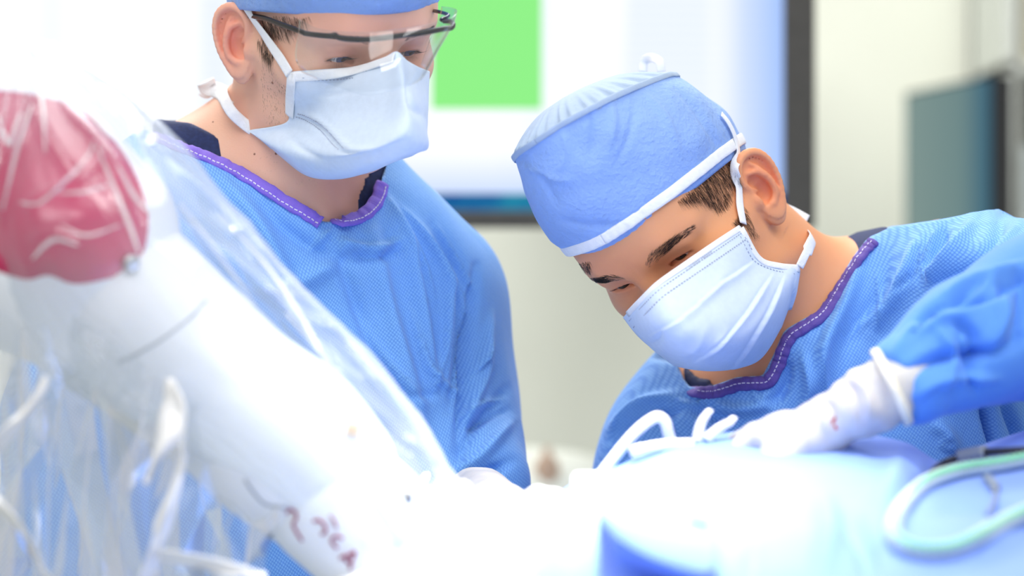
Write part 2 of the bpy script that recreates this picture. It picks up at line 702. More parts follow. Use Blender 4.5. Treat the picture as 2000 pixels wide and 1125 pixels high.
def disp_content(t):
    """what the screen shows: white page, pale blue table columns, blue cast towards the page's right and lower end"""
    co = t.coord((1, 1, 1))
    sx = t.n('ShaderNodeSeparateXYZ'); t.l(co, sx.inputs[0])
    x = t.math('DIVIDE', t.math('SUBTRACT', sx.outputs['X'], X0), X1 - X0)
    z = t.math('DIVIDE', t.math('SUBTRACT', sx.outputs['Z'], Z0), Z1 - Z0)
    right = t.ramp(x, [(0.930, (0, 0, 0)), (1.0, (1, 1, 1))])
    low = t.ramp(z, [(0.035, (1, 1, 1)), (0.14, (0, 0, 0))])
    w = t.n('ShaderNodeTexNoise', inputs={'Scale': 5.0, 'Detail': 1.0}); mp = t.n('ShaderNodeMapping'); mp.inputs['Scale'].default_value = (2.0, 0.0, 0.06)
    t.l(co, mp.inputs[0]); t.l(mp.outputs[0], w.inputs['Vector'])
    colm = t.ramp(w.outputs['Fac'], [(0.48, (0, 0, 0)), (0.62, (1, 1, 1))])
    rows = t.n('ShaderNodeTexWave', inputs={'Scale': 26.0, 'Distortion': 0.4}); rows.bands_direction = 'Z'
    t.l(co, rows.inputs['Vector'])
    c = t.mix(t.math('MULTIPLY', colm, t.math('ADD', t.math('MULTIPLY', rows.outputs['Fac'], 0.25), 0.5)), (0.955, 0.975, 1.0), lin((222, 233, 253)))
    c = t.mix(t.math('MULTIPLY', right, 0.9), c, lin((150, 186, 250)))
    c = t.mix(t.math('MULTIPLY', low, 0.75), c, lin((176, 202, 252)))
    return c


M_scr = screen_mat('display_page', None, 1.08, edge=disp_content)
M_green = screen_mat('display_green_window', lin((150, 250, 142)), 0.95)
M_bar = NT('display_task_bar')
em = M_bar.n('ShaderNodeEmission'); M_bar.l(M_bar.ramp(M_bar.noise(9, 2), [(0.4, lin((20, 60, 150))), (0.6, lin((40, 140, 170)))]), em.inputs[0]); M_bar.l(em.outputs[0], M_bar.out.inputs[0])
M_bar = M_bar.m


def part_box(name, lo, hi, m, parent, r=0.001, label=None):
    lo, hi = np.array(lo, float), np.array(hi, float)
    V, F = rbox((lo + hi) / 2, hi - lo, r)
    o = mesh(name, V, F, m, parent, smooth=False)
    if label: o['label'] = label
    return o


part_box('housing', (X0 - 0.035, DS + 0.004, Z0 - 0.02), (X1 + 0.035, DS + 0.075, Z1 + 0.035), M_bezel, disp, 0.004)
part_box('bezel', (X1, DS - 0.006, Z0 - 0.022), (X1 + 0.040, DS + 0.006, Z1 + 0.04), M_bezel, disp, 0.003)
part_box('bezel', (X0 - 0.04, DS - 0.006, Z0 - 0.022), (X1, DS + 0.006, Z0), M_bezel, disp, 0.003)
part_box('screen_panel', (X0, DS, Z0), (X1, DS + 0.004, Z1), M_scr, disp, 0.0005)
part_box('green_window', (W(843, 0, DS)[0], DS - 0.0015, W(0, 213, DS)[2]), (W(1058, 0, DS)[0], DS, W(0, -300, DS)[2]), M_green, disp, 0.0003, 'bright green window on the screen')
part_box('task_bar', (X0, DS - 0.0015, Z0), (X1, DS, W(0, 378, DS)[2]), M_bar, disp, 0.0003, 'dark blue bar along the screen bottom')
part_box('wall_mount', (0.0, DS + 0.075, Z0 + 0.3), (0.3, 4.60, Z0 + 0.5), M_bezel, disp, 0.004)

# angled dark monitor on an arm, far right
DM = 4.0
M_mon = simple('monitor_case_black', (0.02, 0.022, 0.024), 0.4)
M_mscr = NT('monitor_dark_screen')
tcx = M_mscr.n('ShaderNodeSeparateXYZ'); M_mscr.l(M_mscr.coord(), tcx.inputs[0])
em = M_mscr.n('ShaderNodeEmission')
mx = M_mscr.math('DIVIDE', M_mscr.math('SUBTRACT', tcx.outputs['X'], W(1775, 0, DM)[0]), W(1930, 0, DM)[0] - W(1775, 0, DM)[0])
M_mscr.l(M_mscr.ramp(mx, [(0.1, lin((128, 150, 146))), (0.6, lin((112, 138, 138))), (0.85, lin((62, 104, 124))), (1.0, lin((20, 74, 112)))]), em.inputs[0])
M_mscr.l(em.outputs[0], M_mscr.out.inputs[0])
M_mscr = M_mscr.m
mon = empty('monitor', W(1850, 470, DM), 'dark angled monitor on the right beyond the bending person', 'monitor')
rot = math.radians(-28)
a0 = W(1768, 182, 4.08); a1 = W(1938, 146, 3.90)
b0 = W(1768, 480, 4.08); b1 = W(1938, 495, 3.90)


def quad_slab(name, q, thickness, m, parent, push=0.0, inset=0.0):
    q = np.array(q); c = q.mean(0)
    q = c + (q - c) * (1 - inset)
    n = np.cross(q[1] - q[0], q[3] - q[0]); n /= np.linalg.norm(n)
    if n[1] < 0: n = -n
    f = q + n * push; b = f + n * thickness
    return mesh(name, np.vstack([f, b]), [[0, 1, 2, 3], [7, 6, 5, 4], [4, 5, 1, 0], [5, 6, 2, 1], [6, 7, 3, 2], [7, 4, 0, 3]], m, parent, smooth=False)


quad_slab('case', [a0, a1, b1, b0], 0.045, M_mon, mon)
quad_slab('screen_panel', [a0, a1, b1, b0], 0.002, M_mscr, mon, -0.002, 0.035)
V, F = tube(spline(np.array([W(1850, 330, 4.03), W(1880, 330, 4.2), W(1900, 380, 4.35), W(1900, 380, 4.60)]), 5), 0.025, 12)
mesh('support_arm', V, F, M_mon, mon)

# supply shelf at the right edge, out of focus
M_shelf = simple('shelf_pale_grey', lin((214, 218, 210)), 0.5)
rack = empty('supply_cabinet', W(2020, 600, 4.3), 'pale supply cabinet at the right edge of the room', 'cabinet')
xa, xb = W(1955, 0, 4.3)[0], W(2190, 0, 4.3)[0]
part_box('side_panel', (xa, 4.25, 0.0), (xa + 0.02, 4.595, 2.3), M_shelf, rack)
part_box('side_panel', (xb - 0.02, 4.25, 0.0), (xb, 4.595, 2.3), M_shelf, rack)
part_box('back_panel', (xa, 4.57, 0.0), (xb, 4.595, 2.3), M_shelf, rack)
for z in (0.5, 0.95, 1.25, 1.52, 1.80, 2.10, 2.28):
    part_box('shelf_board', (xa, 4.25, z), (xb, 4.59, z + 0.018), M_shelf, rack)
cols = [((196, 206, 206), 1.538), ((222, 196, 186), 1.538), ((206, 216, 226), 1.268), ((224, 220, 196), 1.818), ((170, 176, 170), 1.818)]
whats = ['grey supply box beside the pinkish one on the cabinet shelf', 'pinkish supply box on the cabinet shelf', 'bluish supply box on the lowest seen cabinet shelf',
         'cream supply box on the upper cabinet shelf', 'dark grey supply box on the upper cabinet shelf']
for i, (c, z) in enumerate(cols):
    x = xa + 0.035 + (0.085 if i in (1, 4) else 0)
    m = simple('supply_box_card_%d' % i, lin(c), 0.6)
    e = empty('supply_box', (x + 0.035, 4.33, z), whats[i], 'box', 'supply boxes in the cabinet')
    part_box('box_body', (x, 4.28, z), (x + 0.07, 4.44, z + 0.13), m, e, 0.003)
    part_box('lid_flap', (x - 0.001, 4.278, z + 0.105), (x + 0.071, 4.442, z + 0.132), m, e, 0.003)

# trolley with folded linen, far behind between the two people
M_linen = simple('linen_off_white', lin((232, 236, 226)), 0.85, 0.05, 12)
M_steel = simple('brushed_steel', (0.55, 0.56, 0.56), 0.3, 0.05, 40, metal=1.0)
tx, tz = W(1060, 0, 3.3)[0], W(0, 985, 3.3)[2]
tr = empty('trolley', (tx, 3.35, 0), 'steel trolley far behind between the two people', 'trolley')
part_box('tray', (tx - 0.35, 3.12, tz - 0.03), (tx + 0.35, 3.6, tz), M_steel, tr, 0.006)
for sx in (-0.32, 0.32):
    for sy in (3.15, 3.57):
        V, F = tube(np.array([(tx + sx, sy, 0.0), (tx + sx, sy, 0.5), (tx + sx, sy, tz - 0.02)]), 0.012, 10)
        mesh('leg', V, F, M_steel, tr)


def linen(P):
    d = s_ell(P, (tx - 0.035, 3.34, tz + 0.02), (0.13, 0.12, 0.055))
    d = smin(d, s_ell(P, (tx + 0.05, 3.32, tz + 0.01), (0.10, 0.10, 0.045)), 0.03)
    return np.maximum(d + NZ(P, 50) * 0.004, tz - P[:, 2])


V, F = sdf_mesh(linen, (tx - 0.25, 3.15, tz - 0.02), (tx + 0.25, 3.55, tz + 0.12), 0.008)
lo_ = mesh('linen_bundle', V, F, M_linen)
put(lo_, 'crumpled off-white linen bundle on the far trolley', 'linen')
M_bottle = simple('brown_bottle', lin((196, 168, 146)), 0.4)
prof = [(0, 0), (0.016, 0), (0.017, 0.004), (0.017, 0.035), (0.012, 0.045), (0.006, 0.05), (0.006, 0.06), (0, 0.06)]
a = np.arange(16) / 16 * 2 * math.pi
Vb = np.array([[r * math.cos(t), r * math.sin(t), z] for r, z in prof for t in a]) + np.array([tx + 0.005, 3.24, tz + 0.022])
bt = mesh('small_bottle', Vb, grid_faces(len(prof), 16, True), M_bottle)
put(bt, 'small brown bottle by the linen on the far trolley', 'bottle')

# ------------------------------------------------------------------ heads
class Pose:
    def __init__(s, yaw, pitch, roll, t, scale):
        s.R = RY(math.radians(roll)) @ RZ(math.radians(yaw)) @ RX(math.radians(pitch))
        s.t = np.asarray(t, float)
        s.s = scale

    def w(s, p):
        return (np.asarray(p, float) * s.s) @ s.R.T + s.t

    def loc(s, P):
        return ((P - s.t) @ s.R) / s.s

    def dir(s, v):
        return np.asarray(v, float) @ s.R.T


def sp(Q, pts, rad, k):
    """smooth bent rod"""
    return s_poly(Q, spline(np.array(pts, float), 2), spline(np.array(rad, float)[:, None], 2)[:, 0].tolist(), k)


def ear_sdf(P, sgn, tilt=18, flare=30, size=1.0):
    """outer ear; a = backwards, b = up, o = out from the head (metres)"""
    q = P * np.array([sgn, 1, 1])
    a = q[:, 1] - 0.002; b = q[:, 2]; o = q[:, 0] - 0.0745
    t = math.radians(tilt)
    a, b = a * math.cos(t) + b * -math.sin(t), a * math.sin(t) + b * math.cos(t)
    f = math.radians(flare)
    a, o = a * math.cos(f) + o * math.sin(f), -a * math.sin(f) + o * math.cos(f)
    Q = np.stack([a, b, o], 1) / size * 1000.0      # millimetres
    near = (np.abs(Q[:, 0] - 15) < 32) & (np.abs(Q[:, 1]) < 48) & (np.abs(Q[:, 2]) < 28)
    out = np.full(len(Q), 60.0)
    Q = Q[near]
    if len(Q):
        bowl = ((Q[:, 0] - 13) / 20) ** 2 + ((Q[:, 1] - 4) / 30) ** 2
        Qb = Q.copy(); Qb[:, 2] -= np.clip(bowl, 0, 1.6) * 4.0
        plate = s_ell(Qb, (14, 4, -1.5), (17.5, 28, 2.6))
        front = s_ell(Q, (2, 0, -4), (7, 20, 7))
        d = smin(plate, front, 6)
        lobe = s_ell(Q, (8.5, -23.5, 0.8), (9, 10.5, 4.0))
        d = smin(d, lobe, 7)
        # scapha and concha hollows
        d = smin(d, s_ell(Q, (12, 0, -9), (12, 18, 7)), 4)
        conch = s_ell(Q, (11, -3, 4), (9.0, 12.0, 8.0))
        d = smax(d, -conch, 3)
        cymba = s_ell(Q, (9, 9, 4.5), (8, 6, 6.5))
        d = smax(d, -cymba, 3)
        helix = sp(Q, [(8, 1, -1), (3, 6, 1), (-0.5, 14, 2.5), (0.5, 23, 3.2), (6, 30, 3.8), (14, 33.5, 4.2), (22.5, 31.5, 4.6), (29, 25, 5.0), (32, 15, 5.0), (31.5, 4, 4.6), (28.5, -7, 4.2), (23, -17, 3.4), (16, -26, 2)],
                       [1.8, 2.4, 3.0, 3.2, 3.3, 3.4, 3.4, 3.3, 3.1, 2.8, 2.6, 2.6, 3.0], 1.5)
        d = smin(d, helix, 2.4)
        groove = sp(Q, [(10, 25, 5.5), (18, 26, 6), (24.5, 21, 6.2), (27, 12, 6), (26.3, 2, 5.6), (23.5, -8, 5)], [1.8, 2.4, 2.6, 2.5, 2.1, 1.4], 1.0)
        d = smax(d, -groove, 2.2)
        anti = sp(Q, [(12, -15.5, 3.2), (18.5, -11, 4.2), (21.5, -2, 4.8), (20.5, 8, 4.8), (16.5, 15, 4.0), (9, 19, 2.6)], [2.6, 2.8, 2.9, 2.9, 2.4, 1.8], 1.5)
        d = smin(d, anti, 3)
        anti2 = s_poly(Q, [(20, 9, 4.4), (20, 17, 4.0), (17, 23, 3.0)], [2.4, 2.0, 1.4])
        d = smin(d, anti2, 3)
        trag = s_ell(Q, (0.5, -5, 2.5), (4.2, 6.2, 3.6))
        d = smin(d, trag, 3)
        atrag = s_ell(Q, (10, -15.5, 3.2), (4, 3, 3))
        d = smin(d, atrag, 2.5)
        out[near] = d
    return out * 0.001 * size


def eye_open(q, up, lo, cant=4, half=52, shift=0.0):
    """signed 'distance' (<0 inside) of the lid opening; q relative to the eyeball centre, mirrored so +x is the outer corner"""
    r = np.linalg.norm(q, axis=1) + 1e-9
    az = np.degrees(np.arctan2(q[:, 0], -q[:, 1])) - shift
    el = np.degrees(np.arcsin(np.clip(q[:, 2] / r, -1, 1)))
    u = np.clip(az / half, -1, 1)
    mid = (up + lo) / 2 - (up - lo) * 0.18 + u * cant
    env = np.clip(1 - u * u, 0, 1)
    hu = (up - mid) * env ** 0.62
    hl = (mid - lo) * env ** 0.8
    e = np.maximum(el - (mid + hu), (mid - hl) - el)
    e = np.maximum(e, np.abs(az) - half)
    return np.radians(e) * r


def make_head_fn(pose, S, extra):
    """S: dict of face settings, extra(P, d): neck and chest in world coordinates"""
    def features(P, m, d):
        d = smin(d, s_ell(P, (0, -0.079, -0.080 + S['chin']), (0.020, 0.017, 0.015)), 0.016)                      # chin
        d = smin(d, s_ell(P, (0, -0.078, -0.045), (0.030, 0.024, 0.026)), 0.02)                       # mouth
        d = smin(d, s_poly(m, [(0.010, -0.089, 0.040), (0.030, -0.086, 0.0455), (0.050, -0.070, 0.041)], [S['brow'], S['brow'], 0.006], 0.006), 0.016)
        # orbit
        d = smax(d, -s_ell(m, (0.032, -0.100, 0.020), (0.019, 0.017 + S['socket'], 0.0135)), 0.014)
        # nose
        d = smin(d, s_poly(P, [(0, -0.086, 0.036), (0, -0.098 - S['bridge'], 0.016), (0, -0.113, -0.006), (0, -0.1135, -0.010)], [0.0075, 0.0080, 0.0095, 0.0105], 0.006), 0.012)
        d = smin(d, s_ell(m, (0.012, -0.100, -0.014), (0.0075, 0.010, 0.008)), 0.008)
        # eyelids
        ec = np.array(S['eye'])
        q = m - ec
        r = np.linalg.norm(q, axis=1)
        lid = r - 0.0136
        lid = smin(lid, s_poly(m, [ec + (-0.010, -0.010, 0.0075), ec + (0.0, -0.0125, 0.0085), ec + (0.011, -0.009, 0.006)], [0.002, 0.0028, 0.002]), 0.004)
        d = smin(d, lid, S['lidk'])
        cr = S['crease']
        if cr:
            d = smax(d, -s_poly(m, [ec + (-0.0125, -0.0085, 0.0045), ec + (-0.004, -0.0140, cr), ec + (0.006, -0.0125, cr), ec + (0.014, -0.0070, 0.003)], [0.0004, 0.0009, 0.0009, 0.0004]), 0.0022)
        op = eye_open(q, S['up'], S['lo'], S['cant'], S['half'])
        op = np.maximum(op, r - 0.0185)
        d = smax(d, -op, 0.0010)
        return d

    def fn(Pw):
        P = pose.loc(Pw)
        m = P * np.array([1, 1, 1]); m[:, 0] = np.abs(m[:, 0])
        d = s_ell(P, (0, 0.004, 0.046), (0.0755, 0.097, 0.086))
        d = smin(d, s_ell(P, (0, -0.052, 0.060), (0.060, 0.047, 0.052)), 0.03)                       # forehead
        d = smin(d, s_ell(P, (0, -0.036, -0.022), (S['face_w'], 0.054, 0.072)), 0.03)                 # mid face
        d = smin(d, s_ell(m, (0.041, -0.058, -0.004), (0.025, 0.022, 0.020)), 0.024)                  # cheek bones
        d = smin(d, s_cap(m, (0.053, -0.040, -0.004), (0.066, 0.004, -0.004), 0.007), 0.024)          # zygomatic arch
        d = smin(d, s_poly(m, [(0.051, -0.010, -0.030), (S['jaw_w'], -0.018, -0.060 + S['chin'] * 0.5), (0.028, -0.068, -0.082 + S['chin']), (0.0, -0.078, -0.084 + S['chin'])], [0.013, 0.013, 0.013, 0.016], 0.01), 0.026)
        ix = np.nonzero((P[:, 1] < -0.035) & (P[:, 2] < 0.075))[0]
        if len(ix):
            d[ix] = features(P[ix], m[ix], d[ix])
        # ears
        for sg in (-1, 1):
            d = smin(d, ear_sdf(P, sg, S['ear_tilt'], S['ear_flare'], S['ear_size']), 0.004)
        d = d * pose.s
        return extra(Pw, d)
    return fn


def flush_attr(pose, V, S):
    """blood-warmed skin: ears, nose, cheeks, lids"""
    P = pose.loc(V)
    m = P.copy(); m[:, 0] = np.abs(m[:, 0])
    g = lambda c, s: np.exp(-(((m - np.array(c)) / np.array(s)) ** 2).sum(1))
    f = S['ear_red'] * g((0.085, 0.018, 0.004), (0.012, 0.026, 0.034)) + 0.35 * g((0.0, -0.118, -0.01), (0.018, 0.02, 0.02))
    f += 0.30 * g((0.038, -0.08, -0.004), (0.022, 0.02, 0.014)) + 0.35 * g((0.032, -0.085, 0.022), (0.018, 0.012, 0.012))
    return np.clip(f + 0.12 * NZ(P, 60), 0, 1)


def stubble_attr(pose, V):
    P = pose.loc(V)
    x = np.abs(P[:, 0])
    j = np.exp(-((P[:, 1] + 0.026) / 0.016) ** 2) * np.clip((0.012 - P[:, 2]) / 0.02, 0, 1) * np.clip((P[:, 2] + 0.075) / 0.02, 0, 1) * (x > 0.03)
    chin = (P[:, 2] < -0.03) * (P[:, 1] < -0.02) * np.clip((P[:, 2] + 0.115) / 0.02, 0, 1) * 0.6
    return np.clip(np.maximum(j, chin), 0, 1)


def eyeball(pose, body, S, sgn, gaze, iris, mats):
    ec = np.array(S['eye']) * np.array([sgn, 1, 1])
    n, mseg = 40, 48
    th = np.linspace(0, math.pi, n); ph = np.arange(mseg) / mseg * 2 * math.pi
    g = np.array(gaze, float); g /= np.linalg.norm(g)
    u = np.cross(g, [0, 0, 1.0]); u /= np.linalg.norm(u); v = np.cross(u, g)
    T, PH = np.meshgrid(th, ph, indexing='ij')
    rr = 0.0123 + 0.0006 * np.exp(-(T / 0.42) ** 2)
    V = ec + (g * np.cos(T)[..., None] + (u * np.cos(PH)[..., None] + v * np.sin(PH)[..., None]) * np.sin(T)[..., None]) * rr[..., None]
    F = grid_faces(n, mseg, True)
    tm = (T[:-1] + T[1:]).ravel() / 2
    fm = np.where(tm < 0.19, 2, np.where(tm < 0.50, 1, 0))
    return mesh('eye', pose.w(V.reshape(-1, 3)), F, None, body, mats=mats, fmat=fm)


def strands(name, roots, dirs, length, width, mat, parent, curl=None, seg=3):
    """many thin tapered hairs joined into one part"""
    V, F = [], []
    rnd = random.Random(5)
    for i in range(len(roots)):
        r = np.asarray(roots[i]); dv = np.asarray(dirs[i]); L = length[i] if hasattr(length, '__len__') else length
        c = curl[i] if curl is not None else np.zeros(3)
        side = np.cross(dv, (rnd.uniform(-1, 1), -1, rnd.uniform(-1, 1))); side /= np.linalg.norm(side) + 1e-9
        side2 = np.cross(dv, side)
        b = len(V)
        for k in range(seg + 1):
            t = k / seg
            p = r + dv * (L * t) + c * (L * t * t)
            w = width * (1 - t * 0.85)
            V += [p + side * w, p - side * w * 0.5 + side2 * w * 0.87, p - side * w * 0.5 - side2 * w * 0.87]
        for k in range(seg):
            for e in range(3):
                a0 = b + k * 3 + e; a1 = b + k * 3 + (e + 1) % 3
                F.append([a0, a1, a1 + 3, a0 + 3])
    return mesh(name, np.array(V), F, mat, parent)
HRES = 0.0014

# ------------------------------------------------------------------ shared materials
M_skinA = skin_mat('skin_light', lin((238, 190, 164)), lin((236, 128, 112)), lin((104, 80, 70)))
M_skinB = skin_mat('skin_tan', lin((236, 170, 124)), lin((234, 128, 98)), None)
M_scl = simple('eye_white', (0.78, 0.76, 0.75), 0.15)
M_irisA = simple('iris_blue_grey', lin((92, 104, 140)), 0.12)
M_irisB = simple('iris_brown', (0.03, 0.014, 0.008), 0.12)
M_pup = simple('pupil', (0.004, 0.004, 0.004), 0.08)
M_hair = simple('hair_dark', (0.018, 0.012, 0.010), 0.45)
M_hairA = simple('hair_brown', (0.055, 0.038, 0.028), 0.5)
M_gown = gown_cloth('gown_blue_cloth', lin((104, 158, 232)))
M_gown2 = gown_cloth('sleeve_blue_cloth', lin((92, 150, 234)), dots=False)
M_scrub = simple('scrub_navy_cloth', lin((28, 44, 92)), 0.8, 0.15, 300)
M_cap = paper_cloth('cap_blue_paper_cloth', lin((146, 180, 238)), 260, 0.9)
M_crown = paper_cloth('cap_crown_pale_cloth', lin((186, 206, 230)), 160, 0.4, (1, 1, 1), 0.2)
M_mask = paper_cloth('mask_pale_blue_cloth', lin((216, 230, 248)), 700, 0.12)
M_white = paper_cloth('white_cotton_tape', lin((244, 246, 250)), 900, 0.3)
M_stitch = simple('stitch_thread', lin((236, 232, 250)), 0.7)
M_stitch_g = simple('emboss_grey_dash', lin((172, 180, 200)), 0.7)
M_glove = NT('latex_glove_cream')
M_glove.set(col=M_glove.ramp(M_glove.noise(30, 4), [(0.35, lin((192, 190, 192))), (0.65, lin((220, 215, 208)))]), rough=0.42, sss=0.1)
M_glove.bump(M_glove.noise(160, 4, 0.6), 0.35, 0.0015)
M_glove = M_glove.m
M_cuff = simple('latex_cuff_cream', lin((246, 238, 214)), 0.5)


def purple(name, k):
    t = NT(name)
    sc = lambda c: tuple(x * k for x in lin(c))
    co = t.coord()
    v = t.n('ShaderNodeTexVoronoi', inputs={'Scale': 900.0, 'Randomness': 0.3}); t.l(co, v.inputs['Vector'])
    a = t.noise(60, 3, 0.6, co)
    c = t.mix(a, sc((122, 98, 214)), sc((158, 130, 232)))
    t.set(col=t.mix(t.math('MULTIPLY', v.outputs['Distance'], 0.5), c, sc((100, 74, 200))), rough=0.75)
    t.bump(t.math('ADD', v.outputs['Distance'], t.noise(120, 3, 0.6, co)), 0.5, 0.001)
    return t.m


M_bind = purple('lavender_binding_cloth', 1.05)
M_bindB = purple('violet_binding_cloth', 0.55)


# ------------------------------------------------------------------ clothing builders
def strap(name, tree, pts, w, t, mat, parent, lift=0.0012, n=8, nrm=None, label=None):
    """flat tape; pts are (px, py) laid on the surface hit by the tree, or (px, py, d) free in the room"""
    P, N = [], []
    for p in pts:
        if len(p) == 2:
            h, nn = ray_px(tree, *p)
            if h is None:
                continue
            P.append(h + nn * lift); N.append(nn)
        else:
            P.append(W(*p)); N.append(np.array(nrm if nrm is not None else (0, -1, 0.15), float))
    P = spline(np.array(P), n); N = spline(np.array(N), n)
    N /= np.linalg.norm(N, axis=1, keepdims=True)
    V, F = ribbon(P, N, w, t)
    o = mesh(name, V, F, mat, parent)
    if label: o['label'] = label
    return o, P, N


def dashes(name, P, N, off, mat, parent, step=0.0035, dash=0.0019, w=0.0007, lift=0.0012):
    """row of stitches along a line on a cloth; off = sideways shift"""
    P = np.asarray(P, float)
    L = np.concatenate([[0], np.cumsum(np.linalg.norm(np.diff(P, axis=0), axis=1))])
    s = np.arange(step / 2, L[-1] - dash, step)
    itp = lambda q, A: np.stack([np.interp(q, L, A[:, k]) for k in range(3)], 1)
    T = np.gradient(P, axis=0); T /= np.linalg.norm(T, axis=1, keepdims=True) + 1e-12
    S = np.cross(T, N)
    a, b = itp(s, P + S * off + N * lift), itp(s + dash, P + S * off + N * lift)
    sd = itp(s, S) * w / 2; nn = itp(s, N) * 0.0003
    V, F = [], []
    for i in range(len(s)):
        k = len(V)
        V += [a[i] - sd[i], a[i] + sd[i], b[i] + sd[i], b[i] - sd[i], a[i] - sd[i] - nn[i] * 3, a[i] + sd[i] - nn[i] * 3, b[i] + sd[i] - nn[i] * 3, b[i] - sd[i] - nn[i] * 3]
        F += [[k, k + 1, k + 2, k + 3], [k + 4, k + 5, k + 1, k], [k + 5, k + 6, k + 2, k + 1], [k + 6, k + 7, k + 3, k + 2], [k + 7, k + 4, k, k + 3]]
    return mesh(name, np.array(V), F, mat, parent, smooth=False)


def make_cap(pose, person, C):
    """surgeon's cap in head coordinates: side panel up to a seam, pale crown above"""
    nph = 220
    ph = np.arange(nph) / nph * 2 * math.pi
    fr = (1 + np.cos(ph)) / 2                       # 1 at the front
    bx, by = np.sin(ph), -np.cos(ph)
    zb = C['zback'] + (C['zfront'] - C['zback']) * fr ** C.get('pw', 0.8) + C.get('zside', 0) * np.sin(ph) ** 2
    zs = C['sback'] + (C['sfront'] - C['sback']) * fr + C.get('tx', 0) * np.sin(ph)
    rows = []
    n1 = 40
    for i in range(n1 + 1):
        t = i / n1
        z = zb + (zs - zb) * t
        bul = C['bulge'] * math.sin(min(1, t * 1.05) * math.pi)
        rx = (0.0812 + C.get('grow', 0)) * (1 - t) + C['rx1'] * t + bul
        ry = (0.1045 + C.get('grow', 0)) * (1 - t) + C['ry1'] * t + bul
        g = math.exp(-(t / 0.16) ** 2)
        pk = 0.0008 * g * min(1, t / 0.07) * (np.sin(ph * 61 + 2 * np.sin(ph * 3)) + 0.6 * np.sin(ph * 37 + 1.3)) * (0.5 + 0.5 * np.sin(ph * 5 + 1))
        lift = -0.001 * math.exp(-(t / 0.02) ** 2)
        rows.append(np.stack([bx * (rx + pk + lift) + C['dx'] * t, by * (ry + pk + lift) + 0.003 + (C['dy'] - 0.003) * t, z], 1))
    side = np.array(rows)
    V = side.reshape(-1, 3)
    F = grid_faces(n1 + 1, nph, True)
    N = normals(V, F)
    tt = np.repeat(np.arange(n1 + 1) / n1, nph)
    big = NZ(V, 55) * 0.0022 + NZ2(V, 130) * 0.0010 + np.abs(NZ3(V * np.array([1, 1, 0.35]), 70)) * 0.0016
    V = V + N * (big * np.clip(tt * 4, 0, 1))[:, None]
    if C.get('folds'):
        Vw = pose.w(V); Nw = normals(Vw, F)
        for pts, w_, a_ in C['folds']: Vw = fold(Vw, Nw, pts, w_, a_)
        V = pose.loc(Vw)
    seam = V[-nph:].copy()
    V2, F2 = thick(pose.w(V), F, 0.0008)
    cap = mesh('surgical_cap', V2, F2, M_cap, person)
    # crown
    n2 = 26
    cx = np.array([C['dx'] * 1.2, 0.003 + C['dy'] * 1.1 + C.get('cy', 0), 0])
    ctr = seam.mean(0) + np.array([0, C.get('cy', 0), C['dome']])
    rows = []
    for i in range(n2 + 1):
        t = i / n2
        p = seam * (1 - t) + ctr * t
        p[:, 2] = seam[:, 2] * (1 - t) + ctr[2] * t + (C['dome'] * 0.55) * math.sin(t * math.pi) * 0.8
        gather = 0.0016 * math.exp(-(t / 0.25) ** 2) * (np.sin(ph * 34 + 3 * np.sin(2 * ph)) + 0.7 * np.sin(ph * 55))
        p[:, 2] += gather + NZ2(p, 80) * 0.0016 * (1 - t)
        rows.append(p)
    Vc = np.array(rows).reshape(-1, 3)
    Vc, Fc = thick(pose.w(Vc), grid_faces(n2 + 1, nph, True), 0.0006)
    crown = mesh('crown_panel', Vc, Fc, M_crown, cap)
    crown['label'] = 'pale thin crown of the cap'
    sP = pose.w(np.vstack([seam, seam[:1]]))
    nn = pose.dir(np.vstack([N[-nph:], N[-nph:][:1]]))
    Vs, Fs = ribbon(sP + nn * 0.0006, nn, 0.005, 0.0012)
    mesh('crown_seam', Vs, Fs, M_crown, cap)
    return cap, pose.w(V), F, side, ph


def cut_mesh(V, F, keep):
    keepf = keep[F].all(1)
    F = F[keepf]
    used = np.unique(F)
    mp = np.full(len(V), -1); mp[used] = np.arange(len(used))
    return V[used], mp[F]


def yline(px, pts):
    pts = np.asarray(pts, float)
    return np.interp(px, pts[:, 0], pts[:, 1])


def neck_open(P, front, back_y, dn, w=0.05):
    """how far a point lies above the neckline (metres, >0 = outside the gown); front = picture polyline, back_y = height behind the neck"""
    q = to_px(P)
    yf = yline(q[:, 0], front)
    s = np.clip((P[:, 1] - dn) / w, 0, 1); s = s * s * (3 - 2 * s)
    y = yf * (1 - s) + np.minimum(yf, back_y) * s
    return (y - q[:, 1]) * KPX * P[:, 1]


def wrinkle(V, F, amp=1.0, seed=0, stretch=(1, 1, 1)):
    N = normals(V, F)
    Q = V * np.array(stretch) + seed * 0.37
    d = NZ(Q, 22) * 0.0032 + NZ2(Q, 47) * 0.0018 + (np.abs(NZ3(Q, 30)) - 0.4) * 0.0022 + NZ3(Q, 110) * 0.0006
    return V + N * (d * amp)[:, None]

# ================================================================== the surgeon in goggles, standing
PA = Pose(28.8, 31.5, -8.5, (-0.1513, 2.0143, 0.2075 + CAM_H), 0.97)
SA = dict(chin=0.012, face_w=0.057, jaw_w=0.046, brow=0.0095, socket=0.001, bridge=0.002, eye=(0.0315, -0.0715, 0.0225), lidk=0.005, crease=None, ear_red=0.7,
          up=-8, lo=-35, cant=2, half=54, ear_tilt=14, ear_flare=32, ear_size=0.97)
personA = empty('person', (W(560, 400, 2.05)[0], 2.06, 0.0),
                'person standing in clear goggles, blue cap, white mask and blue surgical gown', 'person')
RA = RZ(math.radians(26))


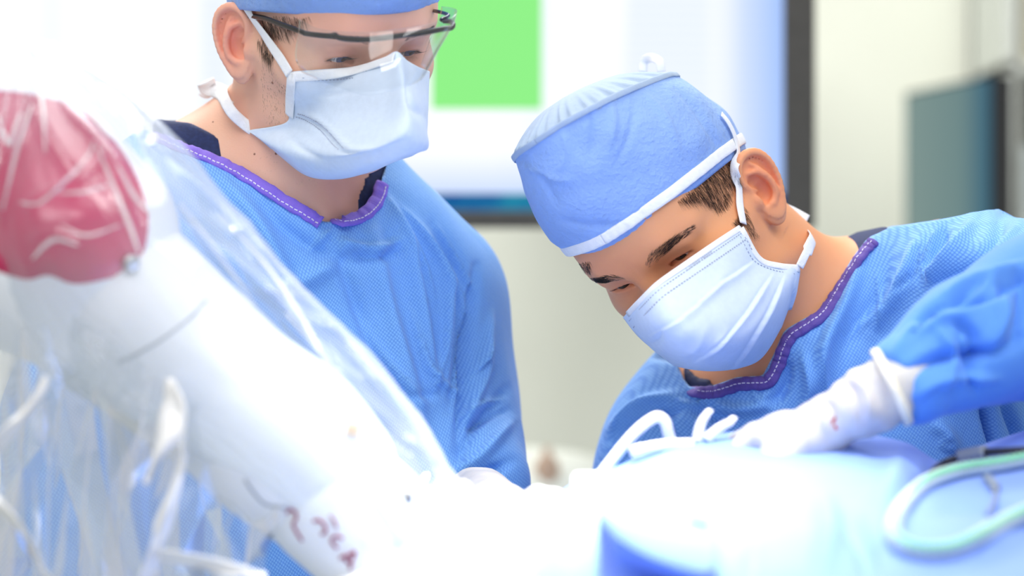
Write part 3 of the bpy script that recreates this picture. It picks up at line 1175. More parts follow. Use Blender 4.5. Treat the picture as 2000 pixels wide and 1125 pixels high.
def torsoA(P, g=0.0):
    d = s_ell(P, W(590, 820, 2.10), (0.150 + g, 0.100 + g, 0.28), RA)
    d = smin(d, s_cap(P, W(290, 540, 2.02), W(815, 590, 2.16), 0.056 + g, 0.040 + g), 0.08)
    d = smin(d, s_poly(P, [W(480, 330, 2.10), W(325, 372, 2.06), W(290, 480, 2.03)], [0.030 + g, 0.030 + g, 0.05 + g], 0.03), 0.05)
    d = smin(d, s_poly(P, [W(620, 450, 2.10), W(740, 482, 2.13), W(815, 565, 2.16)], [0.028 + g, 0.026 + g, 0.034 + g], 0.03), 0.04)
    return d


def extraA(P, d):
    n = s_cap(P, W(592, 150, 2.05), W(535, 410, 2.075), 0.052, 0.060)
    n = smin(n, s_cap(P, W(470, 265, 2.10), W(330, 330, 2.07), 0.034, 0.03), 0.05)
    n = smin(n, s_cap(P, W(505, 140, 2.03), W(640, 420, 2.02), 0.012, 0.012), 0.03)     # neck muscle
    d = smin(d, n, 0.022)
    near = P[:, 2] < W(0, 120, 2.0)[2]
    t = np.full(len(P), 1.0)
    t[near] = torsoA(P[near])
    d = smin(d, t, 0.03)
    return np.maximum(d, W(0, 640, 2.0)[2] - P[:, 2])


VA, FA = sdf_mesh(make_head_fn(PA, SA, extraA), (W(200, 0, 2)[0], 1.87, W(0, 650, 2.0)[2]), (W(900, 0, 2)[0], 2.20, 1.79), HRES)
bodyA = mesh('body', VA, FA, M_skinA, personA, attr={'flush': flush_attr(PA, VA, SA), 'stubble': stubble_attr(PA, VA)})
treeA = bvh(VA, FA)
for s in (-1, 1):
    eyeball(PA, bodyA, SA, s, (0.18, -1, -0.38), None, [M_scl, M_irisA, M_pup])

# scrub top
neckA_s = [(0, 150), (300, 232), (335, 236), (372, 240), (400, 254), (430, 270), (460, 292), (500, 335), (560, 400), (640, 470), (672, 420), (700, 372), (716, 335), (730, 300), (1100, 200)]


def scrubA(P):
    d = smin(torsoA(P, 0.005), s_cap(P, W(470, 265, 2.10), W(330, 330, 2.07), 0.041, 0.036), 0.055)
    return np.maximum(np.maximum(d, neck_open(P, neckA_s, 225, 2.09)), s_cap(P, W(540, 250, 2.08), W(535, 410, 2.09), 0.105))


V, F = sdf_mesh(scrubA, (W(150, 0, 2)[0], 1.86, W(0, 650, 2)[2]), (W(1000, 0, 2)[0], 2.28, W(0, 180, 2)[2]), 0.0035)
mesh('scrub_top', V, F, M_scrub, personA)

# gown
neckA_g = [(0, 190), (250, 246), (300, 258), (350, 274), (400, 291), (450, 312), (500, 340), (560, 378), (600, 402), (630, 425), (650, 424), (690, 416), (715, 402), (735, 375), (745, 345), (752, 310), (800, 250), (1200, 200)]


def gownA(P):
    d = torsoA(P, 0.016)
    d = smin(d, s_poly(P, [W(835, 610, 2.15), W(868, 780, 2.14), W(918, 940, 2.06)], [0.044, 0.046, 0.044], 0.02), 0.05)
    d = smin(d, s_poly(P, [W(270, 560, 2.02), W(150, 820, 1.96), W(120, 1150, 1.92)], [0.06, 0.056, 0.052], 0.02), 0.05)
    d = smin(d, s_ell(P, W(560, 1250, 2.10), (0.20, 0.13, 0.35), RA), 0.08)
    d = smin(d, s_poly(P, [W(440, 400, 2.04), W(560, 455, 2.03), W(650, 505, 2.03), W(735, 440, 2.08)], [0.034, 0.036, 0.036, 0.028], 0.02), 0.03)
    d = np.maximum(d, neck_open(P, neckA_g, 232, 2.10))
    return np.maximum(d, 0.95 - P[:, 2])


V, F = sdf_mesh(gownA, (W(-250, 0, 2)[0], 1.80, 0.93), (W(1080, 0, 2)[0], 2.34, W(0, 215, 2)[2]), 0.0026)
V = relax(V, F, 1)
V = wrinkle(V, F, 1.1, 1, (1, 1, 0.45))
N = normals(V, F)
for pts, w_, a_ in [
    ([(760, 400), (800, 520), (835, 700), (850, 780)], 13, 0.009), ([(725, 430), (745, 560), (790, 720), (830, 850)], 16, 0.008),
    ([(690, 450), (640, 520), (560, 560), (480, 560)], 18, 0.007), ([(800, 420), (860, 520), (880, 640), (880, 760)], 12, 0.008),
    ([(845, 440), (900, 530), (905, 650), (880, 800)], 11, -0.010), ([(640, 440), (700, 600), (760, 740), (800, 830)], 14, -0.006),
    ([(500, 380), (560, 450), (650, 500), (740, 500)], 16, -0.007), ([(420, 340), (500, 430), (560, 540), (590, 640)], 16, 0.007),
    ([(700, 620), (740, 690), (800, 760), (840, 800)], 9, 0.006), ([(640, 640), (720, 720), (800, 770), (860, 770)], 9, -0.005),
    ([(930, 520), (922, 617), (905, 777), (890, 880)], 9, -0.013), ([(756, 382), (799, 457), (831, 526), (850, 590)], 5, 0.0045), ([(850, 440), (884, 505), (924, 569)], 5, 0.0050), ([(815, 640), (841, 723), (900, 771)], 5, 0.0050),
    ([(841, 745), (870, 752), (898, 771)], 4, 0.0035), ([(799, 600), (820, 681), (838, 740)], 5, 0.0040), ([(660, 468), (700, 482), (740, 484), (786, 466)], 6, 0.0060), ([(690, 500), (740, 505), (790, 490)], 7, -0.005),
    ([(600, 494), (630, 465), (652, 446)], 5, 0.004), ([(880, 580), (870, 680), (850, 760)], 6, 0.004), ([(900, 590), (895, 690), (880, 780)], 5, -0.004), ([(905, 814), (945, 790), (985, 777)], 6, 0.006), ([(905, 835), (950, 815), (992, 800)], 6, -0.006),
    ([(960, 610), (945, 680), (915, 740)], 6, 0.006), ([(930, 940), (960, 915), (985, 910)], 6, -0.006), ([(910, 860), (900, 890), (895, 910)], 7, -0.006), ([(780, 400), (840, 470), (890, 560), (910, 640)], 5, 0.004), ([(955, 640), (940, 740), (905, 830)], 10, 0.008),
    ([(990, 760), (930, 830), (890, 890)], 10, -0.008), ([(1000, 820), (940, 890), (890, 920)], 10, 0.008), ([(1000, 900), (940, 930), (900, 960)], 10, -0.007)]:
    V = fold(V, N, pts, w_, a_ * 1.3)
gA = mesh('gown', V, F, M_gown, personA)
treeGA = bvh(V, F)


def binding(tree, pts, parent, w=0.0115, stitch_off=0.0028, side=1, sh=(0, 0), bm=None):
    P, N = [], []
    for p in pts:
        h, nn = ray_px(tree, p[0] + sh[0], p[1] + sh[1])
        if h is None: continue
        P.append(h); N.append(nn)
    P = spline(np.array(P), 8); N = np.array(N)
    for _ in range(2): N[1:-1] = (N[:-2] + N[1:-1] * 2 + N[2:]) / 4
    N = spline(N, 8); N /= np.linalg.norm(N, axis=1, keepdims=True)
    k = np.arange(len(P))
    P2 = P + N * (0.0012 + 0.0005 * np.sin(k * 1.3) + 0.0004 * np.sin(k * 2.9))[:, None]
    V, F = ribbon(P2, N, w * (1 + 0.06 * np.sin(k * 0.9)), 0.0042)
    b = mesh('collar_binding', V, F, bm or M_bind, parent)
    b['label'] = 'purple collar binding with pale stitching'
    dashes('collar_stitching', P2, N, stitch_off * side, M_stitch, parent, 0.0042, 0.0027, 0.0008, 0.0024)
    return P2, N


binding(treeGA, [(298, 260), (322, 266), (350, 279), (400, 297), (450, 319), (500, 347), (560, 386), (600, 409), (628, 428)], gA, 0.0120, 0.0032, 1, (-3, 8))
binding(treeGA, [(634, 424), (660, 427), (692, 420), (716, 406), (735, 382), (744, 352)], gA, 0.0125, 0.003, 1, (2, 8))

# mask: folded pouch, top edge under the eyes, blunt front
mA = [
    [(566, 140, 1.985), (620, 136, 1.955), (690, 128, 1.925), (745, 112, 1.905), (775, 100, 1.892), (798, 118, 1.905), (822, 132, 1.93), (838, 140, 1.985)],
    [(563, 170, 1.985), (620, 170, 1.948), (690, 168, 1.915), (745, 155, 1.892), (784, 146, 1.876), (806, 152, 1.89), (824, 160, 1.925), (836, 172, 1.985)],
    [(563, 215, 1.985), (620, 220, 1.942), (690, 225, 1.905), (745, 215, 1.880), (795, 200, 1.862), (818, 200, 1.885), (829, 205, 1.925), (834, 210, 1.985)],
    [(556, 240, 1.990), (600, 262, 1.950), (650, 285, 1.905), (720, 290, 1.868), (790, 262, 1.855), (824, 250, 1.880), (831, 250, 1.925), (832, 240, 1.985)],
    [(490, 254, 2.015), (540, 285, 1.975), (610, 310, 1.930), (690, 306, 1.885), (770, 293, 1.868), (828, 288, 1.892), (832, 285, 1.94), (830, 270, 1.995)],
    [(492, 258, 2.02), (545, 300, 1.985), (600, 332, 1.955), (670, 340, 1.915), (740, 322, 1.895), (800, 302, 1.905), (826, 292, 1.95), (826, 280, 2.0)],
    [(500, 262, 2.03), (560, 318, 2.005), (605, 345, 1.985), (660, 352, 1.965), (720, 340, 1.945), (770, 318, 1.945), (805, 304, 1.97), (815, 290, 2.01)],
]
G = patch([[W(*p) for p in r] for r in mA], 10, 10)
r_, c_ = G.shape[:2]
V = G.reshape(-1, 3)
F = grid_faces(r_, c_)[:, ::-1]
N = normals(V, F)
if N[:, 1].mean() > 0: F = F[:, ::-1]; N = -N
V = V + N * (NZ(V, 70) * 0.0009 + NZ2(V, 150) * 0.0004)[:, None]
for pts, w_, a_ in [([(575, 215), (620, 235), (668, 280), (690, 294), (750, 290)], 5, 0.0022), ([(580, 228), (625, 250), (660, 290)], 6, -0.0022),
                    ([(660, 296), (720, 300), (800, 275)], 5, -0.003), ([(575, 190), (640, 185), (700, 178)], 4, -0.0012),
                    ([(795, 150), (800, 200), (826, 230)], 7, -0.003), ([(560, 258), (590, 290), (640, 320)], 7, -0.0022),
                    ([(690, 310), (740, 316), (800, 296)], 6, 0.0018), ([(800, 262), (760, 290), (700, 320)], 6, -0.0015)]:
    V = fold(V, N, pts, w_, a_)
V = clear_of(V, treeA, 0.003, (r_, c_))
treeMA = bvh(V, F)
V2, F2 = thick(V, F, 0.0012)
maskA = mesh('face_mask', V2, F2, M_mask, personA)
maskA['label'] = 'pale blue folded pouch mask'
for pts, off in [([(575, 152), (600, 152), (640, 150), (680, 146), (720, 138)], 0.0), ([(582, 157), (620, 157), (660, 156), (690, 152)], 0.0),
                 ([(580, 222), (600, 228), (630, 246), (655, 272), (672, 290)], 0.0), ([(576, 228), (597, 235), (625, 254), (650, 282), (664, 294)], 0.0)]:
    PP, NN_ = [], []
    for p in pts:
        h, nn = ray_px(treeMA, *p)
        if h is not None: PP.append(h); NN_.append(nn)
    if len(PP) > 2:
        dashes('mask_stitching', spline(PP, 6), spline(NN_, 6), off, M_stitch_g, maskA, 0.003, 0.0015, 0.0006, 0.0006)
PP, NN_ = [], []
for p in [(572, 150), (620, 147), (690, 140), (740, 125), (772, 113)]:
    h, nn = ray_px(treeMA, *p); PP.append(h); NN_.append(nn)
V, F = ribbon(spline(PP, 8) + spline(NN_, 8) * 0.0014, spline(NN_, 8), 0.0080, 0.0010)
mesh('nose_wire_hem', V, F, M_white, maskA)
# white side hem and ties
strap('side_hem', treeMA, [(570, 141), (569, 165), (567, 195), (566, 226)], 0.0095, 0.0016, M_white, maskA, 0.0008)
strap('upper_tie', treeA, [(571, 143), (556, 118), (538, 90), (518, 58), (499, 30), (478, 5, 1.965), (455, -25, 1.97), (430, -60, 1.985)], 0.0092, 0.0012, M_white, maskA, 0.004, nrm=(-0.5, -1, 0.1))
strap('lower_tie', None, [(500, 258, 2.012), (475, 240, 2.012), (452, 218, 2.01), (438, 192, 2.02), (436, 176, 2.06)], [0.0098] * 33, 0.0013, M_white, maskA, nrm=(-0.35, -1, 0.2))
strap('tie_knot', None, [(452, 205, 2.03), (440, 185, 2.06), (424, 176, 2.08), (408, 172, 2.085), (402, 160, 2.08)], [0.016 - 0.0 * i for i in range(33)], 0.004, M_white, maskA, nrm=(-0.1, -1, 0.5))
strap('tie_end', None, [(416, 176, 2.085), (404, 184, 2.09), (392, 178, 2.09)], 0.009, 0.0016, M_white, maskA, nrm=(0.3, -1, 0.5))

# cap
capA, _, _, _, _ = make_cap(PA, personA, dict(zfront=0.064, zback=-0.02, zside=0.002, sfront=0.16, sback=0.10, bulge=0.010, rx1=0.072, ry1=0.094, dx=0, dy=0, dome=0.02, pw=0.75, grow=0.0025))
capA['label'] = 'blue paper cap with its top out of the picture'

# goggles: black wire frame with a clear curved shield
gog = empty('goggles', W(700, 90, 1.92)); gog.parent = personA
gog.matrix_parent_inverse = Matrix.Translation(personA.location).inverted()
gog.location = W(700, 90, 1.92)
M_frame = simple('goggle_frame_black_metal', (0.020, 0.018, 0.016), 0.28, 0.1, 80, metal=0.35)


def raw_mesh(name, V, F, mat, parent, smooth=True):
    return mesh(name, V, F, mat, parent, smooth)


fr = spline(WW([(655, 68, 1.866), (664, 74, 1.862), (690, 77, 1.853), (730, 76, 1.846), (780, 70, 1.846), (830, 63, 1.853), (868, 56, 1.868), (882, 54, 1.878), (886, 47, 1.888), (880, 42, 1.895), (866, 41, 1.90)]), 8)
V, F = tube(fr, 0.0016, 8, flat=1.35)
mesh('brow_bar', V, F, M_frame, gog)
tl = spline(WW([(866, 41, 1.90), (862, 38, 1.905), (873, 33, 1.915), (874, 28, 1.922), (852, 22, 1.94), (832, 20, 1.99), (790, 14, 2.06)]), 8)
V, F = tube(tl, 0.0015, 8)
mesh('temple_arm', V, F, M_frame, gog)
tr_ = spline(WW([(655, 68, 1.866), (640, 70, 1.868), (600, 66, 1.880), (586, 61, 1.886), (545, 46, 1.915), (510, 34, 1.945), (470, 30, 1.99)]), 8)
V, F = tube(tr_, 0.0015, 8, flat=1.4)
mesh('temple_arm', V, F, M_frame, gog)


def clear_mat():
    t = NT('goggle_shield_clear_plastic')
    tr = t.n('ShaderNodeBsdfTransparent'); tr.inputs[0].default_value = (0.96, 0.975, 0.985, 1)
    gl = t.n('ShaderNodeBsdfGlossy', inputs={'Roughness': 0.06})
    fs = t.n('ShaderNodeLayerWeight', inputs={0: 0.5})
    m = t.n('ShaderNodeMixShader'); t.l(t.math('ADD', t.math('MULTIPLY', t.math('POWER', fs.outputs['Facing'], 4.0), 0.6), 0.05), m.inputs[0]); t.l(tr.outputs[0], m.inputs[1]); t.l(gl.outputs[0], m.inputs[2])
    t.l(m.outputs[0], t.out.inputs[0])
    return t.m


M_clear = clear_mat()
sh = [
    [(586, 38, 1.885), (620, 55, 1.868), (665, 62, 1.856), (720, 63, 1.842), (780, 57, 1.841), (835, 47, 1.848), (880, 35, 1.866), (890, 18, 1.895), (862, 12, 1.925)],
    [(584, 62, 1.886), (618, 76, 1.867), (664, 80, 1.854), (718, 82, 1.840), (778, 77, 1.838), (832, 68, 1.846), (874, 58, 1.866), (884, 40, 1.893), (858, 30, 1.92)],
    [(578, 110, 1.888), (618, 120, 1.864), (664, 128, 1.848), (716, 132, 1.834), (772, 126, 1.832), (822, 112, 1.842), (852, 100, 1.864), (858, 85, 1.888), (840, 75, 1.91)],
    [(590, 140, 1.89), (625, 155, 1.862), (664, 172, 1.845), (714, 186, 1.831), (764, 178, 1.829), (804, 164, 1.840), (826, 150, 1.862), (832, 135, 1.885), (822, 125, 1.90)],
]
G = patch([[W(*p) for p in r] for r in sh], 8, 8)
V, F = thick(G.reshape(-1, 3), grid_faces(*G.shape[:2]), 0.0008)
mesh('clear_shield', V, F, M_clear, gog)

# eyebrows, lashes, sideburn, cheek stubble
rnd = random.Random(11)


def brow_hairs(pose, S, sgn, n, tree, mat, parent, prof, L=0.009, width=0.00022, seed=3):
    rg = random.Random(seed)
    roots, dirs, lens, curls = [], [], [], []
    for i in range(n):
        t = rg.random() ** 0.9
        x0, z0, h = prof(t)
        p = np.array([sgn * x0, -0.13, z0 + rg.uniform(-1, 1) * h])
        o = Vector(pose.w(p)); dv = Vector(pose.dir((0, 1, 0)))
        loc, nn, _, _ = tree.ray_cast(o, dv)
        if loc is None: continue
        nn = np.array(nn)
        tx = np.array([sgn * (0.75 + 0.4 * t), 0.15, 0.85 - 1.1 * t + rg.uniform(-.2, .2)])
        tw = pose.dir(tx); tw = tw - nn * (tw @ nn); tw /= np.linalg.norm(tw)
        roots.append(np.array(loc) - nn * 0.0004); dirs.append(tw * 0.96 + nn * 0.22); lens.append(L * rg.uniform(0.6, 1.1) * (0.75 + 0.25 * math.sin(t * 3.14)))
        curls.append(-nn * 0.22 + pose.dir((0, 0, -0.1)))
    return strands('eyebrow', roots, dirs, lens, width, mat, parent, curls)


def lash_hairs(pose, S, sgn, n, mat, parent, upper=True, L=0.008, width=0.00018, seed=4):
    rg = random.Random(seed)
    ec = np.array(S['eye'])
    roots, dirs, curls = [], [], []
    for i in range(n):
        u = -0.8 + 1.75 * i / (n - 1)
        u = min(0.97, u + rg.uniform(-.02, .02))
        mid = (S['up'] + S['lo']) / 2 - (S['up'] - S['lo']) * 0.18 + u * S['cant']
        el = mid + (S['up'] - mid) * max(0, 1 - u * u) ** 0.62 if upper else mid - (mid - S['lo']) * max(0, 1 - u * u) ** 0.8
        az = math.radians(u * S['half']); el = math.radians(el)
        dv = np.array([math.sin(az) * math.cos(el), -math.cos(az) * math.cos(el), math.sin(el)])
        p = ec + dv * 0.0135
        out = dv + np.array([0.35 * u, 0, -0.25 if upper else -0.6]); out /= np.linalg.norm(out)
        roots.append(pose.w(p * np.array([sgn, 1, 1]))); dirs.append(pose.dir(out * np.array([sgn, 1, 1])))
        curls.append(pose.dir((0, 0, 0.55 if upper else -0.1)))
    return strands('eyelashes', roots, dirs, L, width, mat, parent, curls)


def surf_hairs(name, tree, poly, n, direction, L, width, mat, parent, seed=7, lift=0.25, jit=0.25, curl=(0, 0, 0)):
    """short hairs rooted where the picture polygon (px) falls on the skin"""
    rg = random.Random(seed)
    poly = np.array(poly, float)
    lo, hi = poly.min(0), poly.max(0)
    roots, dirs, lens = [], [], []
    tries = 0
    while len(roots) < n and tries < n * 12:
        tries += 1
        x, y = rg.uniform(lo[0], hi[0]), rg.uniform(lo[1], hi[1])
        ins = False
        for i in range(len(poly)):
            x1, y1 = poly[i]; x2, y2 = poly[(i + 1) % len(poly)]
            if (y1 > y) != (y2 > y) and x < (x2 - x1) * (y - y1) / (y2 - y1) + x1: ins = not ins
        if not ins: continue
        h, nn = ray_px(tree, x, y)
        if h is None: continue
        dv = np.array([direction[0], 0, -direction[1]]) + np.array([rg.uniform(-jit, jit), rg.uniform(-jit, jit), rg.uniform(-jit, jit)])
        dv -= nn * (dv @ nn); dv /= np.linalg.norm(dv)
        roots.append(h - nn * 0.0004); dirs.append(dv + nn * lift); lens.append(L * rg.uniform(0.5, 1.1))
    cu = [np.array(curl)] * len(roots)
    return strands(name, roots, dirs, lens, width, mat, parent, cu)


browA = lambda t: (0.014 + 0.038 * t, 0.0385 + 0.0065 * math.sin(min(1, t * 1.3) * 1.9) - 0.004 * t, 0.0030 * (1 - t * 0.7))
for s in (-1, 1):
    brow_hairs(PA, SA, s, 600, treeA, M_hairA, bodyA, browA, 0.0085, 0.00016, 3 + s)
    lash_hairs(PA, SA, s, 46, M_hair, bodyA, True, 0.0085, 0.00016)
    lash_hairs(PA, SA, s, 24, M_hair, bodyA, False, 0.0045, 0.00010, 9)
surf_hairs('sideburn', treeA, [(505, 25), (600, 25), (560, 55), (540, 85), (528, 115), (512, 105), (500, 70)], 1100, (0.35, 1), 0.014, 0.00011, M_hairA, bodyA, 7, 0.12, 0.2)
surf_hairs('cheek_stubble', treeA, [(508, 120), (530, 118), (562, 170), (562, 235), (520, 240), (510, 190)], 170, (0.2, 1), 0.0042, 0.00011, M_hairA, bodyA, 8, 0.25, 0.5)
M_mole = simple('mole_brown', lin((150, 98, 76)), 0.6)
for px, py, rr in [(532, 162, 0.0013), (551, 171, 0.0011), (416, 238, 0.0009), (497, 301, 0.001), (539, 300, 0.0012), (646, 119, 0.0009)]:
    h, nn = ray_px(treeA, px, py)
    if h is None: continue
    th = np.linspace(0, math.pi / 2, 5); ph = np.arange(10) / 10 * 2 * math.pi
    u = np.cross(nn, (0, 0, 1)); u /= np.linalg.norm(u); v = np.cross(nn, u)
    Vm = np.array([h + (u * math.cos(p) + v * math.sin(p)) * math.sin(t) * rr + nn * (math.cos(t) * rr * 0.35 - 0.0001) for t in th for p in ph])
    mesh('mole', Vm, grid_faces(5, 10, True), M_mole, bodyA)

# ================================================================== the surgeon bending over the table
PB = Pose(-34.2, 25.2, -27.7, (0.147, 2.0343, 0.0464 + CAM_H), 0.935)
SB = dict(chin=0.008, face_w=0.061, jaw_w=0.050, brow=0.0075, socket=-0.003, bridge=-0.002, eye=(0.0325, -0.0735, 0.0275), lidk=0.010, crease=0.0055, ear_red=0.45,
          up=-7, lo=-30, cant=4, half=56, ear_tilt=4, ear_flare=30, ear_size=1.04)
personB = empty('person', (W(1620, 640, 2.1)[0], 2.10, 0.0),
                'person leaning over the table in blue cap and pleated mask with one gloved hand out', 'person')


def torsoB(P, g=0.0):
    d = s_ell(P, W(1640, 960, 2.14), (0.17 + g, 0.115 + g, 0.22), RZ(math.radians(-20)))
    d = smin(d, s_cap(P, W(1340, 905, 2.15), W(1840, 600, 2.08), 0.045 + g, 0.055 + g), 0.08)
    d = smin(d, s_poly(P, [W(1630, 625, 2.11), W(1730, 590, 2.10), W(1860, 550, 2.06)], [0.034 + g, 0.036 + g, 0.048 + g], 0.03), 0.04)
    d = smin(d, s_poly(P, [W(1480, 790, 2.10), W(1340, 850, 2.14)], [0.030 + g, 0.032 + g]), 0.05)
    return d


def extraB(P, d):
    n = s_cap(P, W(1440, 470, 2.065), W(1615, 650, 2.10), 0.052, 0.060)
    n = smin(n, s_cap(P, W(1515, 520, 2.04), W(1520, 700, 2.05), 0.010, 0.012), 0.03)
    d = smin(d, n, 0.022)
    near = P[:, 0] > W(1180, 0, 2)[0]
    t = np.full(len(P), 1.0)
    t[near] = torsoB(P[near])
    d = smin(d, t, 0.03)
    return np.maximum(d, W(0, 860, 2.0)[2] - P[:, 2])


VB, FB = sdf_mesh(make_head_fn(PB, SB, extraB), (W(1040, 0, 2)[0], 1.86, W(0, 870, 2)[2]), (W(1900, 0, 2)[0], 2.24, W(0, 150, 2)[2]), HRES)
bodyB = mesh('body', VB, FB, M_skinB, personB, attr={'flush': flush_attr(PB, VB, SB)})
treeB = bvh(VB, FB)
for s in (-1, 1):
    eyeball(PB, bodyB, SB, s, (0.05, -1, -0.52), None, [M_scl, M_irisB, M_pup])

neckB_s = [(1000, 650), (1330, 705), (1350, 725), (1362, 738), (1400, 742), (1410, 800), (1480, 850), (1560, 760), (1610, 640), (1628, 560), (1634, 500), (1640, 470), (1700, 440), (2300, 360)]


def scrubB(P):
    return np.maximum(np.maximum(torsoB(P, 0.004), neck_open(P, neckB_s, 470, 2.13)), s_cap(P, W(1560, 590, 2.09), W(1560, 700, 2.09), 0.100))


V, F = sdf_mesh(scrubB, (W(1200, 0, 2)[0], 1.95, W(0, 860, 2)[2]), (W(1950, 0, 2)[0], 2.28, W(0, 420, 2)[2]), 0.0035)
mesh('scrub_top', V, F, M_scrub, personB)

neckB_g = [(1000, 660), (1325, 712), (1338, 742), (1350, 755), (1385, 756), (1440, 740), (1492, 738), (1515, 696), (1535, 648), (1600, 606), (1640, 545), (1670, 500), (1700, 462), (1740, 440), (2300, 340)]


def gownB(P):
    d = torsoB(P, 0.016)
    d = smin(d, s_poly(P, [W(1870, 560, 2.06), W(2130, 600, 1.88), W(2200, 620, 1.84)], [0.062, 0.062, 0.06], 0.02), 0.04)
    d = smin(d, s_poly(P, [W(1310, 910, 2.15), W(1240, 1080, 2.10)], [0.050, 0.05], 0.02), 0.04)
    d = smin(d, s_ell(P, W(1700, 1300, 2.16), (0.21, 0.14, 0.30), RZ(math.radians(-20))), 0.08)
    d = smin(d, s_poly(P, [W(1680, 600, 2.07), W(1590, 690, 2.06), W(1500, 790, 2.07), W(1400, 820, 2.09)], [0.034, 0.038, 0.036, 0.03], 0.02), 0.03)
    d = np.maximum(d, neck_open(P, neckB_g, 485, 2.14))
    return np.maximum(d, 0.95 - P[:, 2])


V, F = sdf_mesh(gownB, (W(1050, 0, 2)[0], 1.76, 0.93), (W(2330, 0, 2)[0], 2.36, W(0, 330, 2)[2]), 0.0026)
V = relax(V, F, 1)
V = wrinkle(V, F, 1.1, 3, (1, 1, 0.6))
N = normals(V, F)
for pts, w_, a_ in [
    ([(1700, 480), (1660, 580), (1610, 680), (1590, 780)], 13, 0.009), ([(1740, 470), (1720, 560), (1650, 680), (1620, 800)], 13, -0.0035),
    ([(1800, 460), (1760, 560), (1700, 650)], 14, 0.008), ([(1540, 700), (1530, 760), (1500, 800)], 11, -0.008), ([(1570, 690), (1580, 760), (1560, 820)], 10, 0.008),
    ([(1850, 440), (1820, 500), (1800, 560)], 11, -0.010), ([(1900, 430), (1880, 480), (1800, 560)], 12, 0.010), ([(1960, 420), (1920, 500), (1830, 560)], 12, -0.010),
    ([(1990, 440), (1950, 520), (1860, 590)], 11, 0.010), ([(1200, 860), (1260, 820), (1330, 800)], 9, -0.008), ([(1190, 840), (1250, 790), (1320, 770)], 9, 0.007),
    ([(1290, 800), (1310, 850), (1330, 880)], 9, -0.006), ([(1400, 790), (1440, 800), (1520, 790)], 10, 0.006), ([(1340, 780), (1380, 810), (1450, 820)], 10, -0.006),
    ([(1920, 790), (1935, 840), (1950, 890)], 8, -0.016), ([(1960, 780), (1985, 840), (1995, 880)], 9, -0.010), ([(1820, 820), (1850, 850), (1870, 890)], 14, 0.008),
    ([(1720, 600), (1700, 620), (1665, 660)], 5, 0.004), ([(1715, 530), (1718, 580), (1715, 640)], 4, 0.003), ([(1790, 470), (1780, 530), (1740, 570)], 6, -0.005), ([(1830, 450), (1810, 510), (1805, 550)], 5, 0.005), ([(1615, 660), (1612, 730), (1620, 790)], 6, 0.004),
    ([(1470, 760), (1480, 780), (1500, 770)], 4, 0.003), ([(1320, 780), (1360, 790), (1400, 770)], 5, 0.004), ([(1860, 850), (1840, 870), (1870, 880)], 5, 0.003)]:
    V = fold(V, N, pts, w_, a_ * 1.3)
gB = mesh('gown', V, F, M_gown, personB)
treeGB = bvh(V, F)
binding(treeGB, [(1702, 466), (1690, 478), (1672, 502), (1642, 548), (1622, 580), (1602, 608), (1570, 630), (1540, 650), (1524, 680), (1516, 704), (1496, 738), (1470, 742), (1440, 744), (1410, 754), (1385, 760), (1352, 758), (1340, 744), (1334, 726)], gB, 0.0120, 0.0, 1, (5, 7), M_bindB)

# forearm sleeve reaching towards the viewer


def sleeveB(P):
    d = s_poly(P, [W(2170, 600, 1.86), W(2060, 610, 1.80), W(1900, 670, 1.755), W(1790, 735, 1.73)], [0.066, 0.060, 0.044, 0.030], 0.02)
    cut = (P - W(1752, 752, 1.722)) @ (W(1752, 752, 1.722) - W(1900, 675, 1.755))
    return np.maximum(d, cut / np.linalg.norm(W(1752, 752, 1.722) - W(1900, 675, 1.755)))


V, F = sdf_mesh(sleeveB, (W(1660, 0, 1.73)[0], 1.64, W(0, 900, 1.73)[2]), (W(2360, 0, 1.83)[0], 1.96, W(0, 380, 1.83)[2]), 0.0024)
V = relax(V, F, 1)
V = wrinkle(V, F, 1.2, 5)
N = normals(V, F)
for pts, w_, a_ in [
    ([(1745, 690), (1800, 640), (1900, 600)], 12, 0.006), ([(1760, 740), (1830, 700), (1930, 690), (2000, 660)], 12, -0.009), ([(1780, 780), (1850, 740), (1950, 740)], 10, 0.006),
    ([(1860, 620), (1900, 660), (1900, 740)], 12, -0.009), ([(1830, 640), (1860, 690), (1850, 760)], 10, 0.006), ([(1940, 560), (1960, 620), (1930, 690)], 13, 0.008),
    ([(1990, 520), (2000, 600), (1980, 680)], 12, -0.009), ([(1790, 640), (1840, 590), (1930, 540)], 10, -0.006), ([(1770, 660), (1800, 625), (1840, 600)], 5, -0.005), ([(1850, 600), (1930, 575), (2000, 545)], 9, -0.008), ([(1850, 570), (1930, 545), (2000, 515)], 9, 0.007), ([(1870, 640), (1885, 700), (1905, 770)], 6, -0.006)]:
    V = fold(V, N, pts, w_, a_ * 1.3)
slB = mesh('sleeve', V, F, M_gown2, gB)
slB['label'] = 'bright blue forearm sleeve of the gown'


# gloved hand
def hand_sdf(P, wrist, palm, fingers, thumb, fr=0.0088, wr=0.024, pr=(0.036, 0.016, 0.030), R=None, k=0.012):
    d = s_poly(P, wrist, [wr * (1.12 - 0.14 * i) for i in range(len(wrist))], 0.01)
    d = smin(d, s_ell(P, palm, pr, R), 0.02)
    for f in fingers:
        d = smin(d, s_poly(P, f, [fr * 1.15, fr, fr * 0.95, fr * 0.82][:len(f)], 0.003), k * 0.5)
    d = smin(d, s_poly(P, thumb, [fr * 1.5, fr * 1.15, fr * 0.95][:len(thumb)], 0.004), k)
    return d


